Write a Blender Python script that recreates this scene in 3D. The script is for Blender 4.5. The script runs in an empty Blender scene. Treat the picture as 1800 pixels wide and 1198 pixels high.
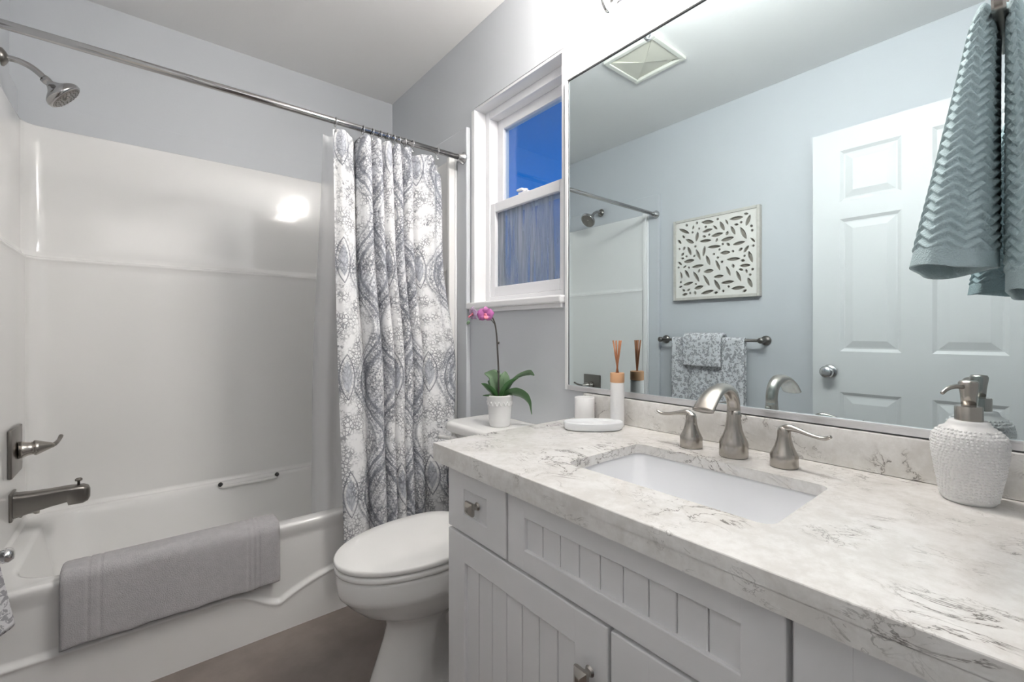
import bpy, bmesh, math, random
from mathutils import Vector, Matrix
PI = math.pi
sc = bpy.context.scene
COL = sc.collection

# ------------------------------------------------------------------ measures
W = 1.142        # face of the vanity / window wall  (X)
D = 2.531        # face of the wall behind the tub   (Y)
XO = -0.405      # face of the door wall              (X)
YF = -0.02       # face of the entry wall             (Y)
H = 2.442        # ceiling
CT = 0.796       # counter top height
CF = 0.567       # counter front edge (X)
HC = 1.077       # camera height

# ------------------------------------------------------------------ camera
cam_d = bpy.data.cameras.new('camera')
cam_d.sensor_width = 36.0
cam_d.lens = 36.0 * 785.46 / 1800.0
cam_d.shift_y = -15.6 / 1800.0
cam_d.clip_start = 0.02
cam = bpy.data.objects.new('camera', cam_d)
cam.location = (0, 0, HC)
cam.rotation_euler = (PI / 2, 0, -0.6856)
COL.objects.link(cam)
sc.camera = cam

# ------------------------------------------------------------------ world (dusk sky), exposure
sc.view_settings.view_transform = 'Standard'
sc.view_settings.look = 'None'
sc.view_settings.gamma = 1.0
sc.view_settings.use_curve_mapping = False
sc.view_settings.exposure = 0.08
sc.cycles.max_bounces = 10
sc.cycles.diffuse_bounces = 6
sc.cycles.glossy_bounces = 6
sc.cycles.transmission_bounces = 8
sc.cycles.caustics_reflective = False
sc.cycles.caustics_refractive = False
sc.cycles.use_denoising = True

wd = bpy.data.worlds.new('dusk_sky')
sc.world = wd
wd.use_nodes = True
wn, wl = wd.node_tree.nodes, wd.node_tree.links
wn.clear()
wo = wn.new('ShaderNodeOutputWorld')
wb = wn.new('ShaderNodeBackground')
wg = wn.new('ShaderNodeTexCoord')
ws = wn.new('ShaderNodeSeparateXYZ')
wr = wn.new('ShaderNodeValToRGB')
wr.color_ramp.elements[0].position = 0.0
wr.color_ramp.elements[0].color = (0.10, 0.22, 0.45, 1)
wr.color_ramp.elements[1].position = 0.6
wr.color_ramp.elements[1].color = (0.035, 0.09, 0.24, 1)
e = wr.color_ramp.elements.new(0.30)
e.color = (0.012, 0.16, 0.56, 1)
e = wr.color_ramp.elements.new(0.42)
e.color = (0.022, 0.13, 0.42, 1)
wl.new(wg.outputs['Generated'], ws.inputs[0])
wl.new(ws.outputs['Z'], wr.inputs['Fac'])
wl.new(wr.outputs['Color'], wb.inputs['Color'])
wb.inputs['Strength'].default_value = 1.0
wl.new(wb.outputs[0], wo.inputs[0])

# ------------------------------------------------------------------ added fill light beyond the doorway, no known lamp
hl = bpy.data.lights.new('hallway_fill', 'AREA')
hl.shape = 'RECTANGLE'
hl.size, hl.size_y = 0.9, 1.2
hl.energy = 8.0
hl.color = (1.0, 0.97, 0.94)
hlo = bpy.data.objects.new('hallway_fill', hl)
hlo.location = (0.05, -0.75, 2.2)
hlo.rotation_euler = (math.radians(62), 0, 0)
COL.objects.link(hlo)

LAMP = 118.0      # strength of the frosted glass shades of the vanity light

# ------------------------------------------------------------------ helpers
ORG = {}
random.seed(7)

def V(*a):
    return Vector(a)

def mesh_from(name, bm, smooth=False, org=(0, 0, 0)):
    o = Vector(org)
    for v in bm.verts:
        v.co -= o
    bmesh.ops.recalc_face_normals(bm, faces=bm.faces[:])
    me = bpy.data.meshes.new(name)
    bm.to_mesh(me)
    bm.free()
    if smooth:
        me.polygons.foreach_set('use_smooth', [True] * len(me.polygons))
        if smooth != 'all':
            try:
                me.set_sharp_from_angle(angle=math.radians(smooth if smooth is not True else 40))
            except Exception:
                pass
    return me

def obj(name, bm, mat, parent=None, smooth=False, org=None):
    """bm in world coordinates; linked as one object, below parent when given"""
    if parent is not None:
        og = ORG[parent.name]
    else:
        og = Vector(org) if org is not None else Vector((0, 0, 0))
    me = mesh_from(name, bm, smooth, og)
    me.materials.append(mat)
    ob = bpy.data.objects.new(name, me)
    COL.objects.link(ob)
    if parent is not None:
        ob.parent = parent
    else:
        ob.location = og
    ORG[ob.name] = og
    return ob

def thing(name, label, cat, loc, group=None):
    ob = bpy.data.objects.new(name, None)
    ob.empty_display_size = 0.05
    ob.location = loc
    COL.objects.link(ob)
    ORG[ob.name] = Vector(loc)
    tag(ob, label, cat, group)
    return ob

def tag(ob, label, cat, group=None):
    ob['label'] = label
    ob['category'] = cat
    if group:
        ob['group'] = group
    return ob

def struct(ob, label, cat):
    ob['kind'] = 'structure'
    ob['label'] = label
    ob['category'] = cat
    return ob

def B():
    return bmesh.new()

def box(bm, x0, x1, y0, y1, z0, z1, bev=0.0, seg=2):
    t = bmesh.new()
    bmesh.ops.create_cube(t, size=1.0)
    for v in t.verts:
        v.co = Vector(((x0 + x1) / 2 + v.co.x * (x1 - x0), (y0 + y1) / 2 + v.co.y * (y1 - y0), (z0 + z1) / 2 + v.co.z * (z1 - z0)))
    if bev > 0:
        bmesh.ops.bevel(t, geom=t.edges[:], offset=bev, segments=seg, profile=0.5, affect='EDGES')
    merge(bm, t)

def merge(bm, t, mtx=None):
    mp = {}
    for v in t.verts:
        mp[v] = bm.verts.new(mtx @ v.co if mtx else v.co)
    for f in t.faces:
        try:
            bm.faces.new([mp[v] for v in f.verts])
        except ValueError:
            pass
    t.free()

def frame_to(direction):
    d = Vector(direction).normalized()
    return d.to_track_quat('Z', 'Y').to_matrix().to_4x4()

def lathe(bm, prof, origin=(0, 0, 0), axis=(0, 0, 1), n=32, sx=1.0, sy=1.0, cap=True):
    """prof: list of (radius, height)"""
    m = Matrix.Translation(origin) @ frame_to(axis) if tuple(axis) != (0, 0, 1) else Matrix.Translation(origin)
    rings = []
    for r, h in prof:
        if r <= 1e-6:
            rings.append([bm.verts.new(m @ Vector((0, 0, h)))])
        else:
            rings.append([bm.verts.new(m @ Vector((r * sx * math.cos(2 * PI * k / n), r * sy * math.sin(2 * PI * k / n), h))) for k in range(n)])
    bridge(bm, rings, cap)

def bridge(bm, rings, cap=True, closed=True):
    for a, b in zip(rings, rings[1:]):
        if len(a) == 1 and len(b) == 1:
            continue
        n = max(len(a), len(b))
        rng = range(n) if closed else range(n - 1)
        for k in rng:
            k2 = (k + 1) % n
            if len(a) == 1:
                bm.faces.new((a[0], b[k2], b[k]))
            elif len(b) == 1:
                bm.faces.new((a[k], a[k2], b[0]))
            else:
                bm.faces.new((a[k], a[k2], b[k2], b[k]))
    if cap:
        for r in (rings[0], rings[-1]):
            if len(r) > 2:
                try:
                    bm.faces.new(r)
                except ValueError:
                    pass

def smooth_path(pts, n=8):
    """Catmull-Rom through pts"""
    P = [Vector(p) for p in pts]
    P = [P[0] * 2 - P[1]] + P + [P[-1] * 2 - P[-2]]
    out = []
    for i in range(1, len(P) - 2):
        for k in range(n):
            t = k / n
            a, b, c, d = P[i - 1], P[i], P[i + 1], P[i + 2]
            out.append(0.5 * ((2 * b) + (c - a) * t + (2 * a - 5 * b + 4 * c - d) * t * t + (3 * b - a - 3 * c + d) * t ** 3))
    out.append(P[-2])
    return out

def lerp_list(vals, n):
    out = []
    for i in range(n):
        t = i / (n - 1) * (len(vals) - 1)
        k = min(int(t), len(vals) - 2)
        f = t - k
        out.append(vals[k] * (1 - f) + vals[k + 1] * f)
    return out

def tube(bm, pts, rad, n=14, flat=None, up=(0, 0, 1), cap=True, square=False):
    """sweep; rad number or list; flat list = ratio of the second radius"""
    pts = [Vector(p) for p in pts]
    R = lerp_list(rad, len(pts)) if isinstance(rad, (list, tuple)) else [rad] * len(pts)
    F = lerp_list(flat, len(pts)) if isinstance(flat, (list, tuple)) else [1.0 if flat is None else flat] * len(pts)
    rings = []
    upv = Vector(up)
    prev = None
    for i, p in enumerate(pts):
        t = (pts[min(i + 1, len(pts) - 1)] - pts[max(i - 1, 0)]).normalized()
        if prev is None:
            a = upv.cross(t)
            if a.length < 1e-3:
                a = Vector((1, 0, 0)).cross(t)
        else:
            a = prev - t * prev.dot(t)
        a.normalize()
        prev = a
        b = t.cross(a)
        ring = []
        for k in range(n):
            th = 2 * PI * k / n
            c, s = math.cos(th), math.sin(th)
            if square:
                q = max(abs(c), abs(s))
                pw = 0.85
                c, s = c / q ** pw, s / q ** pw
            ring.append(bm.verts.new(p + a * (R[i] * c) + b * (R[i] * F[i] * s)))
        rings.append(ring)
    bridge(bm, rings, cap)

def grid(bm, fn, nu, nv, closed_u=False, uv=None):
    g = [[bm.verts.new(fn(i / (nu if closed_u else nu - 1), j / (nv - 1))) for i in range(nu)] for j in range(nv)]
    lay = bm.loops.layers.uv.verify() if uv else None
    for j in range(nv - 1):
        for i in range(nu if closed_u else nu - 1):
            i2 = (i + 1) % nu
            f = bm.faces.new((g[j][i], g[j][i2], g[j + 1][i2], g[j + 1][i]))
            if uv:
                for lp, (a, b) in zip(f.loops, ((i, j), (i + 1, j), (i + 1, j + 1), (i, j + 1))):
                    lp[lay].uv = uv(a / (nu if closed_u else nu - 1), b / (nv - 1))
    return g

def sstep(a, b, x):
    t = min(1.0, max(0.0, (x - a) / (b - a)))
    return t * t * (3 - 2 * t)

def rrect(cx, cy, hx, hy, r, n=8):
    """rounded rectangle outline, counter-clockwise"""
    out = []
    r = min(r, hx - 1e-4, hy - 1e-4)
    for (sx, sy, a0) in ((1, 1, 0), (-1, 1, PI / 2), (-1, -1, PI), (1, -1, 1.5 * PI)):
        for k in range(n + 1):
            a = a0 + PI / 2 * k / n
            out.append((cx + sx * (hx - r) + r * math.cos(a), cy + sy * (hy - r) + r * math.sin(a)))
    return out

# ------------------------------------------------------------------ materials
def setin(b, key, val):
    if key in b.inputs:
        b.inputs[key].default_value = val

def mat(name, col, rough=0.5, metal=0.0, spec=0.5, **kw):
    m = bpy.data.materials.new(name)
    m.use_nodes = True
    b = m.node_tree.nodes['Principled BSDF']
    setin(b, 'Base Color', (col[0], col[1], col[2], 1))
    setin(b, 'Roughness', rough)
    setin(b, 'Metallic', metal)
    setin(b, 'Specular IOR Level', spec)
    for k, v in kw.items():
        setin(b, k.replace('_', ' '), v)
    return m

class X:
    """small expression wrapper over Math nodes"""
    def __init__(s, nt, sock):
        s.nt, s.s = nt, sock
    def op(s, o, *others):
        n = s.nt.nodes.new('ShaderNodeMath')
        n.operation = o
        for i, a in enumerate((s,) + others):
            if isinstance(a, X):
                s.nt.links.new(a.s, n.inputs[i])
            else:
                n.inputs[i].default_value = a
        return X(s.nt, n.outputs[0])
    def __add__(s, o): return s.op('ADD', o)
    def __radd__(s, o): return s.op('ADD', o)
    def __sub__(s, o): return s.op('SUBTRACT', o)
    def __rsub__(s, o): return (s * -1.0) + o
    def __mul__(s, o): return s.op('MULTIPLY', o)
    def __rmul__(s, o): return s.op('MULTIPLY', o)
    def __truediv__(s, o): return s.op('DIVIDE', o)
    def sin(s): return s.op('SINE')
    def abs(s): return s.op('ABSOLUTE')
    def sqrt(s): return s.op('SQRT')
    def max(s, o): return s.op('MAXIMUM', o)
    def min(s, o): return s.op('MINIMUM', o)
    def ping(s, o): return s.op('PINGPONG', o)
    def step(s, a, b):
        n = s.nt.nodes.new('ShaderNodeMapRange')
        n.interpolation_type = 'SMOOTHSTEP'
        s.nt.links.new(s.s, n.inputs[0])
        n.inputs[1].default_value, n.inputs[2].default_value = a, b
        return X(s.nt, n.outputs[0])

def combine(nt, x, y, z=0.0):
    n = nt.nodes.new('ShaderNodeCombineXYZ')
    for i, a in enumerate((x, y, z)):
        if isinstance(a, X):
            nt.links.new(a.s, n.inputs[i])
        else:
            n.inputs[i].default_value = a
    return n.outputs[0]

def noise(nt, vec, scale, detail=3.0, rough=0.5, dist=0.0):
    n = nt.nodes.new('ShaderNodeTexNoise')
    if vec is not None:
        nt.links.new(vec, n.inputs['Vector'])
    n.inputs['Scale'].default_value = scale
    n.inputs['Detail'].default_value = detail
    n.inputs['Roughness'].default_value = rough
    n.inputs['Distortion'].default_value = dist
    return X(nt, n.outputs['Fac'] if 'Fac' in n.outputs else n.outputs[0])

def voro(nt, vec, scale, feature='F1'):
    n = nt.nodes.new('ShaderNodeTexVoronoi')
    n.feature = feature
    nt.links.new(vec, n.inputs['Vector'])
    n.inputs['Scale'].default_value = scale
    return X(nt, n.outputs['Distance'])

def mixc(nt, fac, a, b):
    n = nt.nodes.new('ShaderNodeMix')
    n.data_type = 'RGBA'
    nt.links.new(fac.s, n.inputs['Factor'])
    for key, v in (('A', a), ('B', b)):
        sock = [i for i in n.inputs if i.name == key and i.type == 'RGBA'][0]
        if isinstance(v, tuple):
            sock.default_value = (*v[:3], 1)
        else:
            nt.links.new(v, sock)
    return [o for o in n.outputs if o.type == 'RGBA'][0]

def texco(nt, kind='Object'):
    return nt.nodes.new('ShaderNodeTexCoord').outputs[kind]

def bump(m, height, strength=0.3, dist=0.002):
    nt = m.node_tree
    n = nt.nodes.new('ShaderNodeBump')
    n.inputs['Strength'].default_value = strength
    n.inputs['Distance'].default_value = dist
    nt.links.new(height.s, n.inputs['Height'])
    nt.links.new(n.outputs[0], nt.nodes['Principled BSDF'].inputs['Normal'])

def basecol(m, sock):
    m.node_tree.links.new(sock, m.node_tree.nodes['Principled BSDF'].inputs['Base Color'])

def wall_mat(name, col, sc_=60, st=0.12, rough=0.7):
    m = mat(name, col, rough, spec=0.25)
    nt = m.node_tree
    co = nt.nodes.new('ShaderNodeNewGeometry').outputs['Position']
    bump(m, noise(nt, co, sc_, 4, 0.6), st, 0.003)
    return m

M_wall = wall_mat('blue_grey_paint', (0.57, 0.59, 0.617))
M_ceil = wall_mat('ceiling_paint', (0.81, 0.805, 0.80), 45, 0.15, 0.85)
M_trim = mat('white_trim_paint', (0.80, 0.80, 0.81), 0.35)
M_vinyl = mat('white_vinyl', (0.82, 0.82, 0.84), 0.3)
M_door = mat('white_door_paint', (0.67, 0.68, 0.685), 0.45)
M_fiber = mat('white_fibreglass', (0.82, 0.816, 0.806), 0.10, spec=0.5)
M_porc = mat('white_porcelain', (0.82, 0.815, 0.80), 0.08, spec=0.6)
M_sink = mat('white_sink_ceramic', (0.86, 0.87, 0.89), 0.12)
M_cab = mat('white_cabinet_lacquer', (0.78, 0.78, 0.79), 0.38)
M_nick = mat('brushed_nickel', (0.41, 0.385, 0.355), 0.27, 1.0)
M_dark = mat('dark_brushed_nickel', (0.24, 0.225, 0.21), 0.32, 1.0)
M_chrome = mat('chrome', (0.78, 0.78, 0.78), 0.10, 1.0)
M_rod = mat('grey_satin_nickel', (0.43, 0.42, 0.415), 0.13, 1.0)
M_steel = mat('satin_steel', (0.62, 0.62, 0.62), 0.22, 1.0)
M_mirror = mat('mirror_silver', (0.795, 0.895, 0.92), 0.0, 1.0)
M_edge = mat('mirror_edge', (0.10, 0.11, 0.12), 0.3, 0.4)
M_alu = mat('bright_aluminium', (0.80, 0.80, 0.82), 0.28, 0.9)
M_black = mat('dark_rubber', (0.03, 0.03, 0.03), 0.5)
M_ceram = mat('matt_white_ceramic', (0.78, 0.78, 0.78), 0.35)
M_dish = mat('pale_grey_ceramic', (0.74, 0.76, 0.78), 0.3)
M_vent = mat('ivory_plastic', (0.66, 0.65, 0.57), 0.5)
M_vframe = mat('ivory_vent_frame', (0.72, 0.72, 0.67), 0.5)
M_soil = mat('bark_mix', (0.05, 0.035, 0.02), 0.95)
M_hall = mat('hall_paint', (0.6, 0.6, 0.6), 0.8)

# floor: warm grey-brown vinyl
M_floor = mat('grey_brown_vinyl', (0.13, 0.11, 0.10), 0.42)
nt = M_floor.node_tree
co = nt.nodes.new('ShaderNodeNewGeometry').outputs['Position']
nz = noise(nt, co, 5, 5, 0.6)
basecol(M_floor, mixc(nt, nz.step(0.3, 0.7), (0.17, 0.142, 0.128), (0.23, 0.195, 0.178)))

# quartz counter
M_quartz = mat('white_quartz', (0.8, 0.8, 0.8), 0.18, spec=0.8)
nt = M_quartz.node_tree
co = nt.nodes.new('ShaderNodeNewGeometry').outputs['Position']
soft = noise(nt, co, 9, 5, 0.62)
fine = noise(nt, co, 55, 4, 0.7)
mp = nt.nodes.new('ShaderNodeMapping')
mp.inputs['Scale'].default_value = (1.5, 0.85, 1.5)
mp.inputs['Rotation'].default_value = (0.3, 0.2, 0.35)
nt.links.new(co, mp.inputs[0])
v1 = noise(nt, mp.outputs[0], 10, 7, 0.62, 1.1)
msk = noise(nt, co, 6.5, 3, 0.5)
vein = (1.0 - (v1 - 0.5).abs().step(0.0, 0.014)) * msk.step(0.50, 0.62)
v2 = noise(nt, mp.outputs[0], 26, 5, 0.6, 0.8)
vein2 = (1.0 - (v2 - 0.52).abs().step(0.0, 0.022)) * noise(nt, co, 12, 2).step(0.5, 0.66) * 0.5
halo = (1.0 - (v1 - 0.5).abs().step(0.0, 0.07)) * msk.step(0.45, 0.65) * 0.35
c1 = mixc(nt, (soft * 0.6 + fine * 0.4).step(0.38, 0.62), (0.67, 0.652, 0.625), (0.80, 0.79, 0.772))
c2 = mixc(nt, halo, c1, (0.50, 0.47, 0.44))
c3 = mixc(nt, vein.max(vein2), c2, (0.13, 0.115, 0.105))
basecol(M_quartz, c3)

# plain terry towel (grey)
def terry(name, col, scale=900, st=0.5):
    m = mat(name, col, 0.95, spec=0.1)
    nt = m.node_tree
    co = texco(nt)
    n = noise(nt, co, scale, 2)
    bump(m, n, st, 0.003)
    basecol(m, mixc(nt, noise(nt, co, 60, 4), tuple(c * 0.86 for c in col), tuple(min(1, c * 1.1) for c in col)))
    return m
M_terry = terry('grey_terry', (0.43, 0.42, 0.43), 320)
M_teal = terry('teal_terry', (0.40, 0.50, 0.525), 420, 0.6)

# grey towel with pale leaf print
M_leaf_print = mat('leaf_print_cotton', (0.4, 0.4, 0.42), 0.9, spec=0.1)
nt = M_leaf_print.node_tree
co = texco(nt)
wv = noise(nt, co, 62, 3, 0.6, 1.4)
vv = voro(nt, co, 55)
pr_ = wv.step(0.50, 0.56).max((vv + wv * 0.4).step(0.72, 0.82))
basecol(M_leaf_print, mixc(nt, pr_, (0.34, 0.34, 0.36), (0.68, 0.68, 0.70)))

# shower curtain print, laid out on the cloth in metres
M_curt = mat('printed_curtain_cotton', (0.8, 0.8, 0.8), 0.9, spec=0.1)
nt = M_curt.node_tree
uvn = texco(nt, 'UV')
sp = nt.nodes.new('ShaderNodeSeparateXYZ')
nt.links.new(uvn, sp.inputs[0])
U, Vv = X(nt, sp.outputs[0]), X(nt, sp.outputs[1])
PW, PH = 0.235, 0.44
a = U.ping(PW)                        # distance from a medallion's axis
wob = (noise(nt, uvn, 14, 3) - 0.5) * 0.05
bb = (Vv - 0.028).ping(PH / 2)                   # 0 at leaf centre, PH/2 between leaves
rowf = (Vv / PH).op('FLOOR')
# almond leaf in the middle
leaf = 1.0 - ((a / 0.024) + (bb / 0.062) * (bb / 0.062)).step(0.88, 1.0)
leafline = 1.0 - (((a / 0.034) + (bb / 0.085) * (bb / 0.085)) - 1.0).abs().step(0.02, 0.14)
# ogee outline bands
og = a / PW + ((Vv * (2 * PI / PH)).op('COSINE')) * 0.30
rings = ((og + wob * 1.5) * 34.0).sin()
ogband = og.step(0.36, 0.48) * (1.0 - og.step(0.82, 0.95))
ringline = rings.step(0.35, 0.75) * ogband
barbs = ((Vv * 120.0 - a * 190.0 + wob * 60.0)).sin().step(0.30, 0.8) * og.step(0.60, 0.75)
lace_v = voro(nt, uvn, 75, 'DISTANCE_TO_EDGE')
lace = (1.0 - lace_v.step(0.05, 0.16)) * noise(nt, uvn, 13, 3).step(0.42, 0.6)
dapple = noise(nt, uvn, 70, 4, 0.65).step(0.5, 0.62) * noise(nt, uvn, 8, 3).step(0.42, 0.62)
tint = noise(nt, uvn, 9, 2).step(0.35, 0.7) * og.step(0.1, 0.75)
mass = og.step(0.30, 0.55) * (1.0 - og.step(1.02, 1.2))
speck = noise(nt, uvn, 120, 5, 0.7).step(0.47, 0.60)
clump = noise(nt, uvn, 17, 4, 0.6).step(0.46, 0.58)
fine_l = ((og + wob * 1.2) * 78.0).sin().step(0.1, 0.7) * ogband
base = mixc(nt, tint * 0.6, (0.83, 0.83, 0.835), (0.58, 0.60, 0.65))
base = mixc(nt, leaf * 0.8, base, (0.46, 0.48, 0.53))
base = mixc(nt, leaf * (((Vv * 210.0 - a * 330.0).sin()).step(0.1, 0.9)).max(1.0 - a.step(0.0008, 0.003)) * 0.45, base, (0.27, 0.28, 0.32))
base = mixc(nt, speck * (mass * 0.85 + clump * 0.5), base, (0.24, 0.25, 0.28))
base = mixc(nt, fine_l * 0.5, base, (0.33, 0.345, 0.39))
base = mixc(nt, (leafline * 0.85).max(ringline * 0.75), base, (0.17, 0.18, 0.21))
base = mixc(nt, barbs * 0.5, base, (0.24, 0.25, 0.285))
base = mixc(nt, (lace * 0.7).max(dapple * clump * 0.9), base, (0.12, 0.125, 0.145))
basecol(M_curt, base)

# clear-white liner
M_liner = mat('frosted_liner_vinyl', (0.85, 0.86, 0.88), 0.35)
b_ = M_liner.node_tree.nodes['Principled BSDF']
setin(b_, 'Alpha', 0.42)

# wood collar
M_wood = mat('pale_bamboo', (0.62, 0.36, 0.20), 0.5)
M_reed = mat('brown_rattan', (0.35, 0.15, 0.075), 0.8)
# orchid
M_leafg = mat('orchid_leaf', (0.045, 0.13, 0.04), 0.38)
M_leafp = mat('orchid_leaf_dusty', (0.12, 0.20, 0.11), 0.5)
M_stem = mat('orchid_stem', (0.06, 0.055, 0.05), 0.5)
M_petal = mat('orchid_petal', (0.50, 0.15, 0.40), 0.5)
M_petal2 = mat('orchid_petal_pale', (0.50, 0.34, 0.52), 0.5)
M_lip = mat('orchid_lip', (0.75, 0.22, 0.30), 0.5)
# picture
M_board = mat('taupe_board', (0.27, 0.25, 0.22), 0.8)
M_lattice = mat('whitewashed_wood', (0.76, 0.74, 0.70), 0.7)
M_frame = mat('grey_washed_frame', (0.56, 0.54, 0.50), 0.7)
nt = M_frame.node_tree
basecol(M_frame, mixc(nt, noise(nt, texco(nt), 40, 4, 0.6), (0.45, 0.43, 0.39), (0.66, 0.64, 0.60)))
# glowing frosted shade
M_glow = bpy.data.materials.new('lit_frosted_glass')
M_glow.use_nodes = True
b_ = M_glow.node_tree.nodes['Principled BSDF']
setin(b_, 'Base Color', (0.9, 0.9, 0.9, 1))
setin(b_, 'Emission Color', (1.0, 0.955, 0.90, 1))
setin(b_, 'Emission Strength', LAMP)

def glass_mat(name, rough, tint, alpha_mix, streak=0.0):
    m = bpy.data.materials.new(name)
    m.use_nodes = True
    nt = m.node_tree
    nt.nodes.clear()
    out = nt.nodes.new('ShaderNodeOutputMaterial')
    tr = nt.nodes.new('ShaderNodeBsdfTransparent')
    tr.inputs[0].default_value = (*tint, 1)
    gl = nt.nodes.new('ShaderNodeBsdfGlossy')
    gl.inputs['Roughness'].default_value = rough
    fr = nt.nodes.new('ShaderNodeLayerWeight')
    mx = nt.nodes.new('ShaderNodeMixShader')
    fc = X(nt, fr.outputs['Facing']).op('POWER', 4.0) * 0.85 + 0.04
    nt.links.new(fc.s, mx.inputs[0])
    nt.links.new(gl.outputs[0], mx.inputs[2])
    if streak:
        df = nt.nodes.new('ShaderNodeBsdfDiffuse')
        df.inputs[0].default_value = (0.42, 0.44, 0.46, 1)
        m2 = nt.nodes.new('ShaderNodeMixShader')
        co = nt.nodes.new('ShaderNodeNewGeometry').outputs['Position']
        mp = nt.nodes.new('ShaderNodeMapping')
        mp.inputs['Scale'].default_value = (1, 14, 0.9)
        nt.links.new(co, mp.inputs[0])
        nz = noise(nt, mp.outputs[0], 2.6, 4, 0.6)
        f = nz.step(0.3, 0.75) * 0.5 + 0.22  # grey streaks paint the shower curtain's reflection into the privacy pane
        nt.links.new(f.s, m2.inputs[0])
        nt.links.new(tr.outputs[0], m2.inputs[1])
        nt.links.new(df.outputs[0], m2.inputs[2])
        nt.links.new(m2.outputs[0], mx.inputs[1])
    else:
        nt.links.new(tr.outputs[0], mx.inputs[1])
    nt.links.new(mx.outputs[0], out.inputs[0])
    return m
M_glass = glass_mat('window_glass', 0.0, (0.9, 0.95, 1.0), 0)
M_obscure = glass_mat('privacy_glass_reflection_streaks', 0.15, (0.75, 0.8, 0.85), 0, 1.0)

# ================================================================== SETTING
WY0, WY1, WZ0, WZ1 = 1.108, 1.667, 1.204, 2.083      # window opening
bm = B()
t = 0.16
box(bm, W, W + t, -1.6, WY0, 0, H)
box(bm, W, W + t, WY1, D + 0.12, 0, H)
box(bm, W, W + t, WY0, WY1, 0, WZ0)
box(bm, W, W + t, WY0, WY1, WZ1, H)
struct(obj('wall_right', bm, M_wall), 'pale blue-grey painted wall carrying the mirror and the window', 'wall')
bm = B(); box(bm, XO - 0.12, W, D, D + 0.12, 0, H)
struct(obj('wall_back', bm, M_wall), 'pale grey painted wall above the tub surround', 'wall')
bm = B(); box(bm, XO - 0.12, XO, -1.6, D, 0, H)
struct(obj('wall_left', bm, M_wall), 'pale blue wall with the carved panel and towel bar, seen in the mirror', 'wall')
bm = B()
DX0, DX1, DZ = -0.335, 0.45, 2.075
box(bm, XO, DX0, YF - 0.11, YF, 0, H)
box(bm, DX1, W, YF - 0.11, YF, 0, H)
box(bm, DX0, DX1, YF - 0.11, YF, DZ, H)
struct(obj('wall_front', bm, M_wall), 'entry wall with the doorway at the near end of the vanity', 'wall')
bm = B(); box(bm, XO - 0.12, W + t, -1.72, -1.6, 0, H)
struct(obj('wall_hall', bm, M_hall), 'far wall of the hallway outside the doorway', 'wall')
bm = B(); box(bm, XO - 0.12, W + t, -1.72, D + 0.12, -0.1, 0)
struct(obj('floor', bm, M_floor), 'grey-brown vinyl floor between tub and vanity', 'floor')
bm = B(); box(bm, XO - 0.12, W + t, -1.72, D + 0.12, H, H + 0.1)
struct(obj('ceiling', bm, M_ceil), 'plain white bathroom ceiling', 'ceiling')
bm = B(); box(bm, W - 0.014, W, 1.0, 1.66, 0, 0.085, 0.003)
struct(obj('baseboard_right', bm, M_trim), 'white baseboard behind the toilet', 'baseboard')
bm = B(); box(bm, XO, XO + 0.014, 0.80, 1.66, 0, 0.085, 0.003)
struct(obj('baseboard_left', bm, M_trim), 'white baseboard below the towel bar', 'baseboard')

# furred-out drywall band around the tub surround
SX0, SX1 = -0.365, 1.092           # inner faces of the surround ends
BZ = 1.985
bm = B(); box(bm, XO, W, D - 0.010, D, 1.86, BZ - 0.01, 0.002)
struct(obj('trim_1', bm, M_wall), 'grey drywall band along the top of the tub surround', 'trim')
bm = B(); box(bm, W - 0.024, W, 1.692, D - 0.010, 1.86, BZ + 0.02, 0.003); box(bm, W - 0.024, W, 1.692, 1.772, 0, 1.862, 0.003)
struct(obj('trim_2', bm, M_wall), 'grey furred-out wall strip between the window and the tub surround', 'trim')
bm = B(); box(bm, XO, XO + 0.024, 1.692, D - 0.010, 1.86, BZ + 0.02, 0.003); box(bm, XO, XO + 0.024, 1.692, 1.772, 0, 1.862, 0.003)
struct(obj('trim_3', bm, M_wall), 'grey furred-out wall strip on the shower head side', 'trim')

# ---- window
win = bpy.data.objects.new('window_1', None)
win.location = (W, (WY0 + WY1) / 2, WZ0)
COL.objects.link(win)
ORG[win.name] = Vector(win.location)
struct(win, 'white vinyl single-hung window showing blue dusk sky', 'window')

def ring_frame(bm, x0, x1, y0, y1, z0, z1, wy, wz0, wz1, bev=0.003):
    box(bm, x0, x1, y0, y0 + wy, z0, z1, bev)
    box(bm, x0, x1, y1 - wy, y1, z0, z1, bev)
    box(bm, x0, x1, y0 + wy, y1 - wy, z0, z0 + wz0, bev)
    box(bm, x0, x1, y0 + wy, y1 - wy, z1 - wz1, z1, bev)

bm = B()   # white liner of the opening
box(bm, W - 0.006, W + 0.07, WY1 - 0.012, WY1 + 0.012, WZ0, WZ1 - 0.012, 0.002)
box(bm, W + 0.002, W + 0.07, WY0, WY0 + 0.012, WZ0, WZ1 - 0.012, 0.002)
box(bm, W + 0.002, W + 0.07, WY0, WY1, WZ1 - 0.012, WZ1, 0.002)
obj('jamb_liner', bm, M_trim, win)
bm = B()
ring_frame(bm, W + 0.055, W + 0.15, WY0 + 0.012, WY1 - 0.012, WZ0, WZ1 - 0.012, 0.032, 0.03, 0.035)
obj('window_frame', bm, M_vinyl, win)
y0, y1 = WY0 + 0.044, WY1 - 0.044
ZM = 1.63
bm = B(); ring_frame(bm, W + 0.10, W + 0.135, y0, y1, ZM - 0.02, WZ1 - 0.047, 0.042, 0.04, 0.045)
us = obj('upper_sash', bm, M_vinyl, win)
bm = B(); box(bm, W + 0.115, W + 0.120, y0 + 0.042, y1 - 0.042, ZM + 0.02, WZ1 - 0.092)
obj('pane', bm, M_glass, us)
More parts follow.
